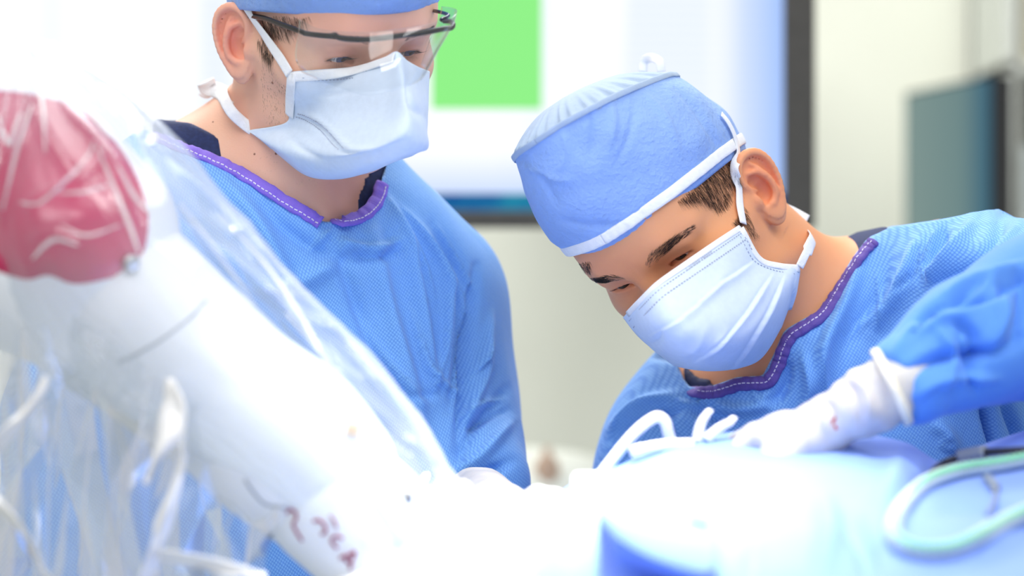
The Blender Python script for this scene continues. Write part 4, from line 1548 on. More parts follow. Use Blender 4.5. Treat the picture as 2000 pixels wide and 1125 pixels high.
def gloveB(P):
    return hand_sdf(P, [W(1765, 748, 1.725), W(1690, 788, 1.725), W(1622, 822, 1.735)], W(1560, 850, 1.75),
                    [[W(1540, 839, 1.742), W(1490, 850, 1.735), W(1452, 873, 1.745), W(1440, 907, 1.76)],
                     [W(1530, 835, 1.760), W(1475, 847, 1.758), W(1440, 865, 1.765), W(1420, 902, 1.78)],
                     [W(1525, 837, 1.776), W(1475, 855, 1.780), W(1440, 879, 1.785), W(1425, 912, 1.80)],
                     [W(1530, 847, 1.790), W(1485, 867, 1.797), W(1455, 892, 1.80), W(1445, 922, 1.81)]],
                    [W(1575, 867, 1.735), W(1520, 892, 1.720), W(1485, 912, 1.725)], 0.0082, 0.0230, (0.028, 0.028, 0.016), RY(math.radians(18)))


V, F = sdf_mesh(gloveB, (W(1380, 0, 1.75)[0], 1.67, W(0, 960, 1.75)[2]), (W(1800, 0, 1.75)[0], 1.85, W(0, 670, 1.75)[2]), 0.0022)
N = normals(V, F)
ax = (W(1765, 748, 1.725) - W(1625, 805, 1.735)); ax /= np.linalg.norm(ax)
q = V @ ax
V = V + N * (0.0005 * np.sin(q * 330 + 2.5 * NZ(V, 40)) * np.clip((q - q.min()) / 0.06 - 0.6, 0, 1) + 0.0008 * NZ2(V, 140))[:, None]
for pts, w_, a_ in [([(1600, 780), (1625, 800), (1630, 840)], 6, -0.003), ([(1640, 740), (1670, 770), (1680, 830)], 7, -0.003), ([(1660, 730), (1695, 770), (1700, 830)], 6, 0.003), ([(1585, 785), (1605, 810), (1612, 845)], 6, 0.002)]:
    V = fold(V, N, pts, w_, a_)
glB = mesh('surgical_glove', V, F, M_glove, personB)
glB['label'] = 'cream latex glove with a small blood smear'
treeGl = bvh(V, F)
cc = W(1742, 757, 1.7215)
axr = ax + np.array([0.18, 0.10, 0.12]); axr /= np.linalg.norm(axr)
u = np.cross(axr, (0, 0, 1)); u /= np.linalg.norm(u); v = np.cross(axr, u)
a = np.arange(40) / 40 * 2 * math.pi
ring = cc + (u * np.cos(a)[:, None] + v * np.sin(a)[:, None]) * (0.0280 + 0.0006 * np.sin(a * 3))[:, None]
sec = [(-0.0035, 0.0), (-0.003, 0.0016), (0, 0.0022), (0.003, 0.0016), (0.0035, 0.0), (0, -0.0012)]
rad = (ring - cc) / np.linalg.norm(ring - cc, axis=1, keepdims=True)
Vr = np.stack([ring + axr * s0 + rad * s1 for s0, s1 in sec], 1)
Vr = np.concatenate([Vr, Vr[:1]], 0)
mesh('rolled_cuff', Vr.reshape(-1, 3), grid_faces(41, 6, True), M_cuff, glB)
M_blood = simple('blood_smear', lin((190, 70, 72)), 0.35)


def smear(tree, cx, cy, rx, ry, ang, mat, parent, name='blood_smear', lift=0.0005, seed=1):
    """thin irregular spot lying on a surface"""
    rg = random.Random(seed)
    n, m = 14, 4
    ph = [rg.uniform(0.65, 1.15) for _ in range(n)]
    V, N = [], []
    for j in range(m + 1):
        for i in range(n):
            t = i / n * 2 * math.pi; r = (j / m) * ph[i]
            x, y = rx * r * math.cos(t), ry * r * math.sin(t)
            h, nn = ray_px(tree, cx + x * math.cos(ang) - y * math.sin(ang), cy + x * math.sin(ang) + y * math.cos(ang))
            if h is None: return None
            V.append(h + nn * lift * (1.2 - 0.9 * j / m))
    return mesh(name, np.array(V), grid_faces(m + 1, n, True), mat, parent)


smear(treeGl, 1628, 822, 4, 10, 0.5, M_blood, glB, seed=3)
smear(treeGl, 1633, 835, 4, 6, -0.6, M_blood, glB, seed=4)

# mask
mB_rows = [
    [(1447, 442, 1.955), (1400, 473, 1.935), (1340, 514, 1.915), (1281, 556, 1.905), (1246, 588, 1.925), (1217, 620, 1.98)],
    [(1464, 472, 1.955), (1420, 512, 1.930), (1360, 560, 1.905), (1302, 604, 1.890), (1266, 630, 1.912), (1240, 650, 1.98)],
    [(1482, 503, 1.960), (1448, 548, 1.930), (1395, 604, 1.900), (1334, 645, 1.885), (1291, 661, 1.910), (1260, 670, 1.98)],
    [(1524, 516, 1.975), (1490, 570, 1.938), (1432, 632, 1.905), (1362, 672, 1.892), (1312, 684, 1.915), (1278, 686, 1.98)],
    [(1562, 521, 1.990), (1522, 595, 1.950), (1462, 655, 1.915), (1392, 692, 1.905), (1336, 700, 1.925), (1296, 700, 1.985)],
    [(1555, 570, 1.995), (1515, 645, 1.965), (1458, 692, 1.935), (1396, 712, 1.928), (1346, 714, 1.945), (1306, 708, 1.99)],
    [(1530, 640, 2.005), (1488, 702, 1.985), (1440, 722, 1.965), (1392, 727, 1.958), (1350, 723, 1.968), (1316, 715, 1.995)],
]
G = patch([[W(*p) for p in r] for r in mB_rows], 22, 20)
r_, c_ = G.shape[:2]
V = G.reshape(-1, 3); F = grid_faces(r_, c_)
N = normals(V, F)
if N[:, 1].mean() > 0: F = F[:, ::-1]; N = -N
V = V + N * (NZ(V, 40) * 0.0007)[:, None]
V = clear_of(V, treeB, 0.003, (r_, c_))


def pleat(V, N, pts, width, amp):
    """stepped fold: proud above the line, tucked below it"""
    pts = spline(np.asarray(pts, float), 6)
    Q = to_px(V)
    d, t, sd = seg_dist(Q, pts)
    s = d * sd
    prof = np.where(s < 0, np.exp(-(s / (width * 2.5)) ** 2), -0.55 * np.exp(-(s / width) ** 2)) * np.clip(np.sin(np.clip(t, 0.01, 0.99) * math.pi) * 1.6, 0, 1)
    prof *= np.clip(1 - d / (width * 6), 0, 1)
    return V + N * (prof * amp)[:, None]


for pts, a_ in [([(1477, 506), (1440, 533), (1398, 561), (1343, 612), (1290, 645), (1262, 657)], 0.0028), ([(1511, 530), (1480, 580), (1449, 625), (1400, 678), (1350, 712)], 0.0030),
                ([(1534, 535), (1505, 603), (1478, 650), (1455, 688), (1428, 724)], 0.0028), ([(1554, 540), (1546, 590), (1530, 640), (1512, 672)], 0.0018)]:
    V = pleat(V, N, pts, 5.0, a_ * 0.9)
for pts, w_, a_ in [([(1290, 645), (1284, 665), (1270, 672)], 6, -0.003), ([(1420, 520), (1400, 560), (1340, 600)], 10, 0.0012),
                    ([(1380, 640), (1360, 680), (1320, 700)], 8, 0.0015), ([(1400, 600), (1420, 640), (1400, 690)], 10, 0.0012), ([(1345, 690), (1380, 690), (1420, 650)], 4, 0.0010)]:
    V = fold(V, N, pts, w_, a_)
Vr_ = relax(V, F, 3, 0.4).reshape(r_, c_, 3); Vo_ = V.reshape(r_, c_, 3).copy()
Vo_[2:-2, 2:-2] = Vr_[2:-2, 2:-2]
V = Vo_.reshape(-1, 3)
treeMB = bvh(V, F)
V2, F2 = thick(V, F, 0.0012)
maskB = mesh('face_mask', V2, F2, M_mask, personB)
maskB['label'] = 'pale blue pleated mask with printed edge'


def on(tree, pts, n=6):
    P, N = [], []
    for p in pts:
        h, nn = ray_px(tree, *p)
        if h is not None: P.append(h); N.append(nn)
    N = spline(N, n)
    return spline(P, n), N / np.linalg.norm(N, axis=1, keepdims=True)


edgeB = [(1445, 446), (1400, 477), (1340, 518), (1284, 557), (1250, 590), (1224, 619)]
for dx, dy, mm in [(5, 8, M_stitch_g), (13, 21, M_stitch_g)]:
    P, N = on(treeMB, [(x + dx, y + dy) for x, y in edgeB])
    dashes('edge_stitching', P, N, 0, mm, maskB, 0.0030, 0.0016, 0.0008 if dx < 10 else 0.0011, 0.0004)
for pts in ([(1449, 452), (1464, 480), (1480, 503), (1520, 520), (1556, 527)], [(1444, 458), (1458, 486), (1476, 512), (1516, 529), (1552, 535)]):
    P, N = on(treeMB, pts)
    dashes('side_stitching', P, N, 0, M_stitch_g, maskB, 0.0034, 0.0018, 0.0008, 0.0004)
P, N = on(treeMB, [(1447, 446), (1466, 476), (1483, 506), (1522, 520), (1560, 525)])
V, F = ribbon(P + N * 0.0006, N, 0.0065, 0.0014)
mesh('side_hem', V, F, M_white, maskB)
P, N = on(treeMB, [(1446, 445), (1400, 475), (1340, 516), (1284, 555), (1250, 588), (1226, 614)])
V, F = ribbon(P + N * 0.0003, N, 0.0052, 0.0010)
mesh('nose_wire_hem', V, F, M_white, maskB)


def print_on(tree, text, p0, p1, height, mat, parent, name):
    """flat print laid on a cloth between two picture points"""
    cu = bpy.data.curves.new(name, 'FONT')
    cu.body = text
    tmp = bpy.data.objects.new(name, cu)
    COL.objects.link(tmp)
    me = bpy.data.meshes.new_from_object(tmp.evaluated_get(bpy.context.evaluated_depsgraph_get()))
    bpy.data.objects.remove(tmp)
    V = np.array([v.co[:] for v in me.vertices]); F = [list(p.vertices) for p in me.polygons]
    x0, x1 = V[:, 0].min(), V[:, 0].max(); y1 = V[:, 1].max()
    p0, p1 = np.array(p0, float), np.array(p1, float)
    t = p1 - p0; L = np.linalg.norm(t); t /= L; up = np.array([t[1], -t[0]])
    out = []
    for x, y, z in V:
        p = p0 + t * ((x - x0) / (x1 - x0) * L) + up * (y / y1 * height)
        h, nn = ray_px(tree, *p)
        if h is None: return None
        out.append(h + nn * 0.0004)
    return mesh(name, np.array(out), F, mat, parent, smooth=False)


M_print = simple('grey_print_ink', lin((178, 186, 204)), 0.6)
M_print2 = simple('dark_print_ink', lin((110, 120, 145)), 0.6)
print_on(treeMB, 'Cardinal Health', (1342, 529), (1392, 495), 9, M_print, maskB, 'printed_lettering')
print_on(treeMB, 'TM', (1388, 489), (1397, 483), 5, M_print2, maskB, 'printed_mark')

# cap
CB = dict(zfront=0.070, zback=-0.015, zside=0.006, sfront=0.186, sback=0.092, bulge=0.010, rx1=0.070, ry1=0.092, dx=0.0054, dy=0.004, tx=0.0039, dome=0.026, folds=[([(1195, 205), (1200, 240), (1190, 290)], 6, 0.004), ([(1150, 215), (1158, 260), (1150, 320)], 5, -0.003), ([(1020, 320), (1070, 345), (1120, 355)], 4, 0.004), ([(1015, 312), (1060, 350), (1090, 400)], 5, -0.003), ([(1090, 430), (1150, 440), (1220, 440)], 6, -0.003), ([(1290, 390), (1250, 425), (1215, 440)], 5, -0.004), ([(1260, 180), (1300, 230), (1330, 300)], 6, 0.003), ([(1320, 170), (1370, 230), (1410, 300)], 6, -0.003), ([(1100, 250), (1105, 300), (1090, 340)], 5, 0.003), ([(1240, 200), (1230, 260), (1200, 330)], 5, -0.003)], pw=0.75)
capB, VcB, FcB, sideB, phB = make_cap(PB, personB, CB)
capB['label'] = 'crinkled blue cap with pale crown and white band'
treeCB = bvh(np.vstack([VB, VcB]), np.vstack([FB, FcB + len(VB)]))
nph = len(phB)
row = VcB.reshape(-1, nph, 3)
k0, k1 = 3, 6
cen = PB.w((0, 0, 0.06))
mid = (row[k0] + row[k1]) / 2
out = mid - cen; out /= np.linalg.norm(out, axis=1, keepdims=True)
mid = np.vstack([mid, mid[:1]]); out = np.vstack([out, out[:1]])
w_ = np.linalg.norm(row[k1] - row[k0], axis=1).mean()
V, F = ribbon(mid + out * 0.0016, out, 0.0095, 0.0016)
mesh('white_band', V, F, M_white, capB)
# ties of the mask and cap
strap('upper_tie', treeCB, [(1447, 440), (1441, 405), (1438, 365), (1437, 330), (1436, 300), (1430, 270), (1418, 244), (1404, 226)], 0.0080, 0.0012, M_white, maskB, 0.003)
strap('lower_tie', None, [(1562, 521, 1.988), (1572, 500, 1.992), (1582, 480, 2.005), (1586, 462, 2.04), (1560, 445, 2.10)], [0.0075] * 12 + [0.011] * 21, 0.0012, M_white, maskB, nrm=(0.45, -1, 0.1))
strap('tie_end', None, [(1520, 398, 2.06), (1545, 410, 2.07), (1578, 428, 2.07)], 0.0085, 0.0012, M_white, maskB, nrm=(0.1, -1, 0.5))
strap('tie_loop', None, [(1256, 140, 2.09), (1258, 120, 2.09), (1272, 113, 2.085), (1288, 120, 2.08), (1292, 140, 2.08)], 0.008, 0.0010, M_white, capB, nrm=(0.3, -1, 0.1))

browB = lambda t: (0.011 + 0.045 * t, 0.0370 + 0.0085 * math.sin(min(1, t * 1.2) * 2.0) - 0.004 * t, 0.0062 * (1 - t * 0.65) * min(1, 0.5 + t * 3))
for s in (-1, 1):
    brow_hairs(PB, SB, s, 900, treeB, M_hair, bodyB, browB, 0.0090, 0.00014, 5 + s)
    lash_hairs(PB, SB, s, 26, M_hair, bodyB, True, 0.0050, 0.00015)
surf_hairs('sideburn', treeB, [(1318, 388), (1370, 335), (1436, 285), (1440, 380), (1444, 448), (1428, 436), (1404, 404), (1368, 386)], 2400, (0.62, 0.75), 0.013, 0.00012, M_hair, bodyB, 12, 0.10, 0.18)
surf_hairs('side_hair', treeB, [(1444, 395), (1452, 400), (1472, 440), (1482, 455), (1462, 450), (1446, 430)], 160, (0.5, 0.85), 0.010, 0.00013, M_hair, bodyB, 13, 0.12, 0.25)
surf_hairs('temple_hair', treeB, [(1122, 512), (1150, 505), (1150, 530), (1126, 522)], 120, (-0.3, 0.8), 0.008, 0.00016, M_hair, bodyB, 14, 0.2, 0.3)

# ================================================================== the operating table in the foreground
M_drape = gown_cloth('drape_blue_cloth', lin((130, 163, 238)), dots=False)
cols = [640, 800, 980, 1090, 1180, 1300, 1440, 1640, 1760, 1830, 1900, 2000, 2130, 2300]
top = [1150, 1090, 1035, 985, 930, 873, 850, 848, 868, 897, 878, 845, 810, 790]
rows = []
rows.append([W(x, y + 150, 1.93) for x, y in zip(cols, top)])
rows.append([W(x, y + 30, 1.87) for x, y in zip(cols, top)])
rows.append([W(x, y, 1.80) for x, y in zip(cols, top)])
rows.append([W(x, y + (960 - y) * 0.35 + 6, 1.70) for x, y in zip(cols, top)])
rows.append([W(x, y + (1040 - y) * 0.62 + 8, 1.58) for x, y in zip(cols, top)])
rows.append([W(x, y + (1125 - y) * 0.88 + 15, 1.46) for x, y in zip(cols, top)])
rows.append([W(x, 1230, 1.36) for x, y in zip(cols, top)])
rows.append([W(x, 1420, 1.32) for x, y in zip(cols, top)])
rows.append([np.array([W(x, 0, 1.32)[0], 1.31, 0.85]) for x, y in zip(cols, top)])
for k_, row in enumerate(rows[:-1]):          # the sheet drops away on the left, behind and below the robot
    for j_, (x, y) in enumerate([(640, 1330), (800, 1210), (980, 1060)]):
        row[j_] = W(x, y + 14 * k_ + (40 if k_ > 3 else 0) * (k_ - 3), rows[k_][4][1] + (0.10 if j_ < 2 else 0.03))
G = patch(rows, 14, 14)
r_, c_ = G.shape[:2]
V = G.reshape(-1, 3); F = grid_faces(r_, c_)
N = normals(V, F)
if N[:, 2].mean() < 0: F = F[:, ::-1]; N = -N
V = V + N * (NZ(V, 18) * 0.004 + NZ2(V, 45) * 0.0018 + NZ3(V, 90) * 0.0008)[:, None]
for pts, w_, a_ in [([(1640, 1000), (1690, 1060), (1700, 1125)], 20, -0.012), ([(1600, 960), (1620, 1040), (1600, 1125)], 22, 0.010), ([(1760, 890), (1740, 950), (1700, 1000)], 22, 0.008),
                    ([(1850, 900), (1800, 940), (1760, 1000)], 18, -0.008), ([(1480, 1060), (1470, 1100), (1460, 1130)], 14, -0.008), ([(1900, 1080), (1950, 1060), (2000, 1050)], 18, 0.006),
                    ([(1830, 1000), (1880, 985), (1990, 990)], 16, -0.008)]:
    V = fold(V, N, pts, w_, a_, facing=False)
treeD = bvh(V, F)
V2, F2 = thick(V, F, 0.0015)
drp = mesh('surgical_drape', V2, F2, M_drape)
put(drp, 'blue cloth drape mounded over the operating table, brightly lit in the middle', 'drape')
# the table under it
M_tab = simple('table_pad_grey', (0.12, 0.13, 0.15), 0.6)
tab = empty('operating_table', (0.25, 1.6, 0.0), 'operating table hidden beneath the blue drape', 'table')
part_box('pad', (0.02, 1.40, 1.00), (0.62, 1.98, 1.10), M_tab, tab, 0.02)
part_box('column', (0.22, 1.58, 0.05), (0.42, 1.80, 1.00), M_steel, tab, 0.01)
part_box('foot', (0.05, 1.40, 0.0), (0.60, 1.95, 0.06), M_steel, tab, 0.01)

# rolled drape edge at the opening, pale band above a blue hollow
fl = [
    [(1172, 1000, 1.565), (1230, 1012, 1.56), (1310, 1026, 1.555), (1400, 1050, 1.55)],
    [(1176, 1010, 1.545), (1215, 1040, 1.54), (1290, 1075, 1.53), (1400, 1105, 1.52)],
    [(1180, 1030, 1.535), (1210, 1062, 1.53), (1270, 1096, 1.52), (1360, 1130, 1.51)],
    [(1186, 1045, 1.55), (1212, 1074, 1.55), (1262, 1106, 1.545), (1340, 1145, 1.54)],
    [(1196, 1075, 1.565), (1215, 1100, 1.56), (1262, 1135, 1.555), (1320, 1175, 1.55)],
    [(1210, 1140, 1.56), (1235, 1160, 1.555), (1275, 1190, 1.55), (1330, 1230, 1.545)],
]
fl = [[(x, y, d - 0.11) for x, y, d in r] for r in fl]
r0 = []
for x, y, d in fl[0]:
    h, nn = ray_px(treeD, x, y); r0.append(h + nn * 0.001)
G = patch([r0] + [[W(*p) for p in r] for r in fl[1:]], 10, 8)
V = G.reshape(-1, 3); F = grid_faces(*G.shape[:2])
if normals(V, F)[:, 1].mean() > 0: F = F[:, ::-1]
V2, F2 = thick(V, F, 0.0015)
dfl = mesh('drape_flap', V2, F2, M_drape)
put(dfl, 'rolled blue drape edge with a shadowed hollow at the bottom centre', 'drape')

# white towel heaped by the hands
M_towel = simple('towel_white', lin((246, 247, 250)), 0.85, 0.03, 40)


def towel(P):
    d = s_poly(P, [W(760, 1180, 1.68), W(900, 1140, 1.70), W(1060, 1110, 1.70), W(1180, 1100, 1.66)], [0.045, 0.05, 0.042, 0.04], 0.03)
    d = smin(d, s_ell(P, W(960, 1230, 1.66), (0.13, 0.09, 0.06)), 0.05)
    return d + NZ(P, 45) * 0.004 + NZ2(P, 100) * 0.0015


V, F = sdf_mesh(towel, (W(600, 0, 1.7)[0], 1.52, 1.10), (W(1330, 0, 1.7)[0], 1.80, W(0, 930, 1.7)[2]), 0.004)
tw = mesh('towel', V, F, M_towel)
put(tw, 'white towel heaped under the gloved hands at the bottom centre', 'towel')

# the standing person's gloved hands


def gloveA1(P):
    return hand_sdf(P, [W(940, 985, 1.95), W(972, 1012, 1.86), W(1003, 1028, 1.80)], W(1035, 1022, 1.76),
                    [[W(1060, 1005, 1.75), W(1095, 995, 1.73), W(1118, 1015, 1.72), W(1122, 1045, 1.72)],
                     [W(1065, 1015, 1.735), W(1105, 1012, 1.715), W(1128, 1035, 1.71), W(1128, 1065, 1.71)],
                     [W(1062, 1028, 1.72), W(1100, 1032, 1.70), W(1120, 1055, 1.695), W(1118, 1085, 1.70)],
                     [W(1052, 1045, 1.71), W(1082, 1055, 1.69), W(1098, 1078, 1.685), W(1095, 1100, 1.69)]],
                    [W(1030, 1000, 1.75), W(1050, 978, 1.73), W(1082, 975, 1.72)], 0.0090, 0.027, (0.028, 0.028, 0.018), RY(math.radians(20)))


def gloveA2(P):
    return hand_sdf(P, [W(700, 1060, 1.86), W(770, 1040, 1.80), W(815, 1022, 1.76)], W(850, 1015, 1.73),
                    [[W(875, 1000, 1.72), W(915, 985, 1.71), W(940, 1000, 1.70), W(950, 1025, 1.70)],
                     [W(882, 1010, 1.71), W(925, 1000, 1.695), W(952, 1018, 1.69), W(960, 1045, 1.69)],
                     [W(880, 1025, 1.695), W(925, 1022, 1.68), W(950, 1042, 1.675), W(955, 1070, 1.68)],
                     [W(870, 1042, 1.69), W(905, 1050, 1.675), W(925, 1070, 1.67), W(928, 1092, 1.675)]],
                    [W(845, 998, 1.71), W(870, 968, 1.69), W(900, 960, 1.68)], 0.0092, 0.028, (0.030, 0.028, 0.019), RY(math.radians(-5)))


for fn, lo, hi, lab in [(gloveA1, (W(880, 0, 1.85)[0], 1.64, W(0, 1150, 1.75)[2]), (W(1180, 0, 1.75)[0], 2.02, W(0, 900, 1.9)[2]), 'cream latex glove with bent fingers'),
                        (gloveA2, (W(640, 0, 1.85)[0], 1.62, W(0, 1150, 1.75)[2]), (W(1000, 0, 1.7)[0], 1.93, W(0, 900, 1.8)[2]), 'cream latex glove nearly lost in the lamp glare')]:
    V, F = sdf_mesh(fn, lo, hi, 0.0024)
    N = normals(V, F)
    V = V + N * (0.0009 * NZ2(V, 120) + 0.0006 * NZ3(V, 260))[:, None]
    g = mesh('surgical_glove', V, F, M_glove, personA)
    g['label'] = lab

# retractor frame and hooks on the wound
M_plastic = simple('white_retractor_plastic', lin((240, 240, 244)), 0.35, 0.03, 30)
ret = empty('retractor', W(1240, 900, 1.77), 'bent white retractor arm standing up from the lit drape', 'retractor')
V, F = tube(spline(WW([(1150, 960, 1.74), (1190, 905, 1.745), (1235, 850, 1.75), (1270, 820, 1.755), (1288, 815, 1.758), (1300, 826, 1.76), (1306, 850, 1.765), (1318, 885, 1.77)]), 8), 0.0042, 12)
mesh('bent_arm', V, F, M_plastic, ret)
V, F = tube(spline(WW([(1235, 884, 1.73), (1262, 876, 1.735), (1300, 870, 1.745), (1350, 868, 1.755)]), 6), [0.005] * 5 + [0.0045] * 14, 12)
mesh('cross_bar', V, F, M_plastic, ret)
V, F = rbox(W(1155, 955, 1.735), (0.03, 0.02, 0.026), 0.006)
mesh('clamp_block', V, F, M_plastic, ret)
for pts, lab in [([(1362, 862, 1.76), (1366, 838, 1.76), (1372, 822, 1.76), (1380, 810, 1.76)], 'slim white hook standing upright beside the gloved hand'),
                 ([(1380, 858, 1.755), (1398, 842, 1.755), (1412, 832, 1.755), (1427, 824, 1.755)], 'slim white hook leaning right beside the gloved hand')]:
    P = spline(WW(pts), 6)
    h = empty('stay_hook', P[0], lab, 'hook', 'white stay hooks')
    V, F = tube(P, np.linspace(0.0042, 0.0030, len(P)), 10)
    mesh('shaft', V, F, M_plastic, h)
    V, F = tube(spline(np.array([P[-1] - (P[-1] - P[-2]) * 0.5, P[-1], P[-1] + np.array([0.0015, 0.001, 0.0018]), P[-1] + np.array([0.0035, 0.001, 0.0006])]), 5), 0.0028, 10)
    mesh('tip', V, F, M_plastic, h)
for pts, m, lab in [([(1350, 1021, 1.55), (1366, 1026, 1.55), (1382, 1030, 1.55)], simple('blue_tie_thread', lin((90, 160, 225)), 0.5), 'short blue thread lying on the lit drape')]:
    P = []
    for p in spline(np.array(pts), 6):
        h, nn = ray_px(treeD, p[0], p[1])
        P.append(h + nn * 0.0015)
    V, F = tube(np.array(P), 0.0013, 8)
    put(mesh('suture_thread', V, F, m), lab, 'thread')

# corrugated hose with a green stripe, and cables, lying on the drape
M_hose = simple('hose_clear_white', lin((204, 220, 224)), 0.3, 0.04, 50)
M_stripe = simple('hose_green_stripe', lin((130, 214, 170)), 0.4)
pts = [(2120, 880), (2040, 905), (1960, 922), (1880, 935), (1820, 956), (1775, 990), (1748, 1030), (1744, 1062), (1768, 1086), (1810, 1094), (1865, 1088), (1920, 1062), (1980, 1030), (2060, 1000), (2140, 980)]
P = []
for p in pts:
    h, nn = ray_px(treeD, *p)
    P.append(h + nn * 0.006)
P = spline(np.array(P), 40)
L = np.concatenate([[0], np.cumsum(np.linalg.norm(np.diff(P, axis=0), axis=1))])
s = np.arange(0, L[-1], 0.0011)
P = np.stack([np.interp(s, L, P[:, k]) for k in range(3)], 1)
for _ in range(30): P[1:-1] = (P[:-2] + P[1:-1] * 2 + P[2:]) / 4
hose = empty('corrugated_hose', P[len(P) // 2], 'looped white corrugated hose with a green stripe on the blue drape', 'hose')
V, F = tube(P, 0.0049 + 0.0009 * np.sin(s / 0.0042 * 2 * math.pi), 14)
mesh('hose_tube', V, F, M_hose, hose)
T, A, B = frame_along(P, (0, -0.5, 1))
g = P + (np.array([0, -0.8, 0.6]) - T * (T @ np.array([0, -0.8, 0.6]))[:, None]) * 0.0046
V, F = tube(g, 0.0022, 8)
mesh('green_stripe', V, F, M_stripe, hose)
M_cable = simple('cable_black_rubber', (0.03, 0.03, 0.035), 0.45)
M_cable2 = simple('cable_grey', lin((140, 150, 165)), 0.45)
for pts, r, m, nm, lab, cat in [
    ([(1790, 958), (1815, 935), (1850, 912), (1905, 896), (1970, 890), (2080, 885)], 0.0026, M_cable, 'power_cable', 'black cable running behind the corrugated hose on the drape', 'cable'),
    ([(1925, 936), (1944, 958), (1946, 985), (1930, 1012)], 0.0017, M_cable2, 'thin_lead', 'thin grey lead curling inside the hose loop', 'cable')]:
    P = []
    for p in pts:
        h, nn = ray_px(treeD, *p); P.append(h + nn * (r + 0.001))
    P = spline(np.array(P), 8)
    e = empty(nm, P[0], lab, cat)
    V, F = tube(P, r, 10)
    mesh('cord', V, F, m, e)
    k = len(P) // 2 if nm == 'power_cable' else 2
    V, F = tube(P[k:k + 8], r * 2.0, 12)
    mesh('connector', V, F, M_cable2, e)

# ================================================================== robot arm under a clear drape, left foreground
M_rob = NT('robot_white_shell')
M_rob.set(col=M_rob.ramp(M_rob.noise(6, 2), [(0.3, lin((232, 238, 246))), (0.7, lin((242, 246, 250)))]), rough=0.38)
M_rob = M_rob.m
M_mag = simple('robot_magenta_panel', lin((204, 44, 98)), 0.22, 0.10, 12, coat=0.3)
M_red = simple('dark_red_lettering', lin((150, 40, 84)), 0.5)
M_seam = simple('robot_joint_gap_grey', lin((176, 184, 192)), 0.6)
rob = empty('robot_arm', W(200, 560, 1.70) * np.array([1, 1, 0]), 'white robot arm with a magenta panel under clear plastic', 'robot')


def robot(P):
    d = s_poly(P, [W(-10, 205, 1.70), W(30, 300, 1.70), W(115, 470, 1.70)], [0.038, 0.058, 0.080], 0.02)
    d = smin(d, s_poly(P, [W(115, 480, 1.70), W(-250, 470, 1.72), W(-420, 520, 1.74)], [0.075, 0.05, 0.05]), 0.03)
    d = smin(d, s_cap(P, W(80, 560, 1.67), W(130, 690, 1.66), 0.034, 0.016), 0.03)
    return d


def robot_fore(P):
    d = s_poly(P, [W(200, 570, 1.70), W(560, 868, 1.68), W(640, 935, 1.675)], [0.068, 0.053, 0.050], 0.03)
    return d


def robot_tip(P):
    return s_poly(P, [W(655, 975, 1.672), W(850, 1150, 1.66), W(1000, 1290, 1.65)], [0.050, 0.048, 0.046], 0.02)


trees = []
for nm, fn, lo, hi in [('upper_shell', robot, (W(-560, 0, 1.7)[0], 1.60, W(0, 900, 1.7)[2]), (W(460, 0, 1.7)[0], 1.86, W(0, 60, 1.7)[2])),
                       ('forearm_shell', robot_fore, (W(-40, 0, 1.7)[0], 1.60, W(0, 1120, 1.7)[2]), (W(820, 0, 1.7)[0], 1.80, W(0, 340, 1.7)[2])),
                       ('tool_holder', robot_tip, (W(480, 0, 1.7)[0], 1.60, W(0, 1460, 1.7)[2]), (W(1180, 0, 1.7)[0], 1.78, W(0, 800, 1.7)[2]))]:
    V, F = sdf_mesh(fn, lo, hi, 0.0045)
    V = relax(V, F, 2)
    mesh(nm, V, F, M_rob, rob)
    trees.append((V, F))
treeR = bvh(trees[0][0], trees[0][1])
treeRf = bvh(trees[1][0], trees[1][1])
treeRt = bvh(trees[2][0], trees[2][1])
treeRall = bvh(np.vstack([t[0] for t in trees]), np.vstack([trees[0][1], trees[1][1] + len(trees[0][0]), trees[2][1] + len(trees[0][0]) + len(trees[1][0])]))


def panel(tree, outline, ctr, mat, parent, name, lift=0.002, rings=12):
    o = spline(np.array(outline, float), 6, closed=True)
    n = len(o)
    V = []
    ok = None
    for j in range(rings + 1):
        t = j / rings
        for p in o:
            q = np.array(ctr) * (1 - t) + p * t
            h, nn = ray_px(tree, *q)
            if h is None: h, nn = ok
            ok = (h, nn)
            e = lift * (1 if j < rings - 1 else (0.75 if j == rings - 1 else -0.1))
            V.append(h + nn * e)
    return mesh(name, np.array(V), grid_faces(rings + 1, n, True), mat, parent)


pl = panel(treeR, [(-120, 200), (-60, 178), (20, 176), (100, 190), (165, 215), (225, 270), (270, 345), (292, 420), (284, 492), (250, 532), (190, 552), (140, 556), (95, 540), (50, 548), (-10, 530), (-90, 500), (-130, 350)], (80, 380), M_mag, rob, 'magenta_panel')
pl['label'] = 'glossy magenta panel on the joint'
h, nn = ray_px(treeR, 249, 512)
u = np.cross(nn, (0, 0, 1)); u /= np.linalg.norm(u); v = np.cross(nn, u)
a = np.arange(20) / 20 * 2 * math.pi
Vs = np.vstack([h + nn * z + (u * np.cos(a)[:, None] + v * np.sin(a)[:, None]) * r for r, z in [(0.0001, 0.0075), (0.0045, 0.0078), (0.0058, 0.007), (0.006, 0.003)]])
mesh('screw', Vs, grid_faces(4, 20, True), M_steel, rob)
for pts in ([(232, 708), (270, 690), (320, 660), (370, 622), (402, 588)],):
    P, N = on(treeRall, pts)
    V, F = ribbon(P + N * 0.0002, N, 0.0022, 0.0012)
    mesh('joint_gap', V, F, M_seam, rob)
for pts in ([(478, 935), (496, 962), (520, 985), (560, 992)],):
    P, N = on(treeRall, pts)
    V, F = ribbon(P + N * 0.0002, N, 0.0026, 0.0012)
    mesh('joint_gap', V, F, M_seam, rob)
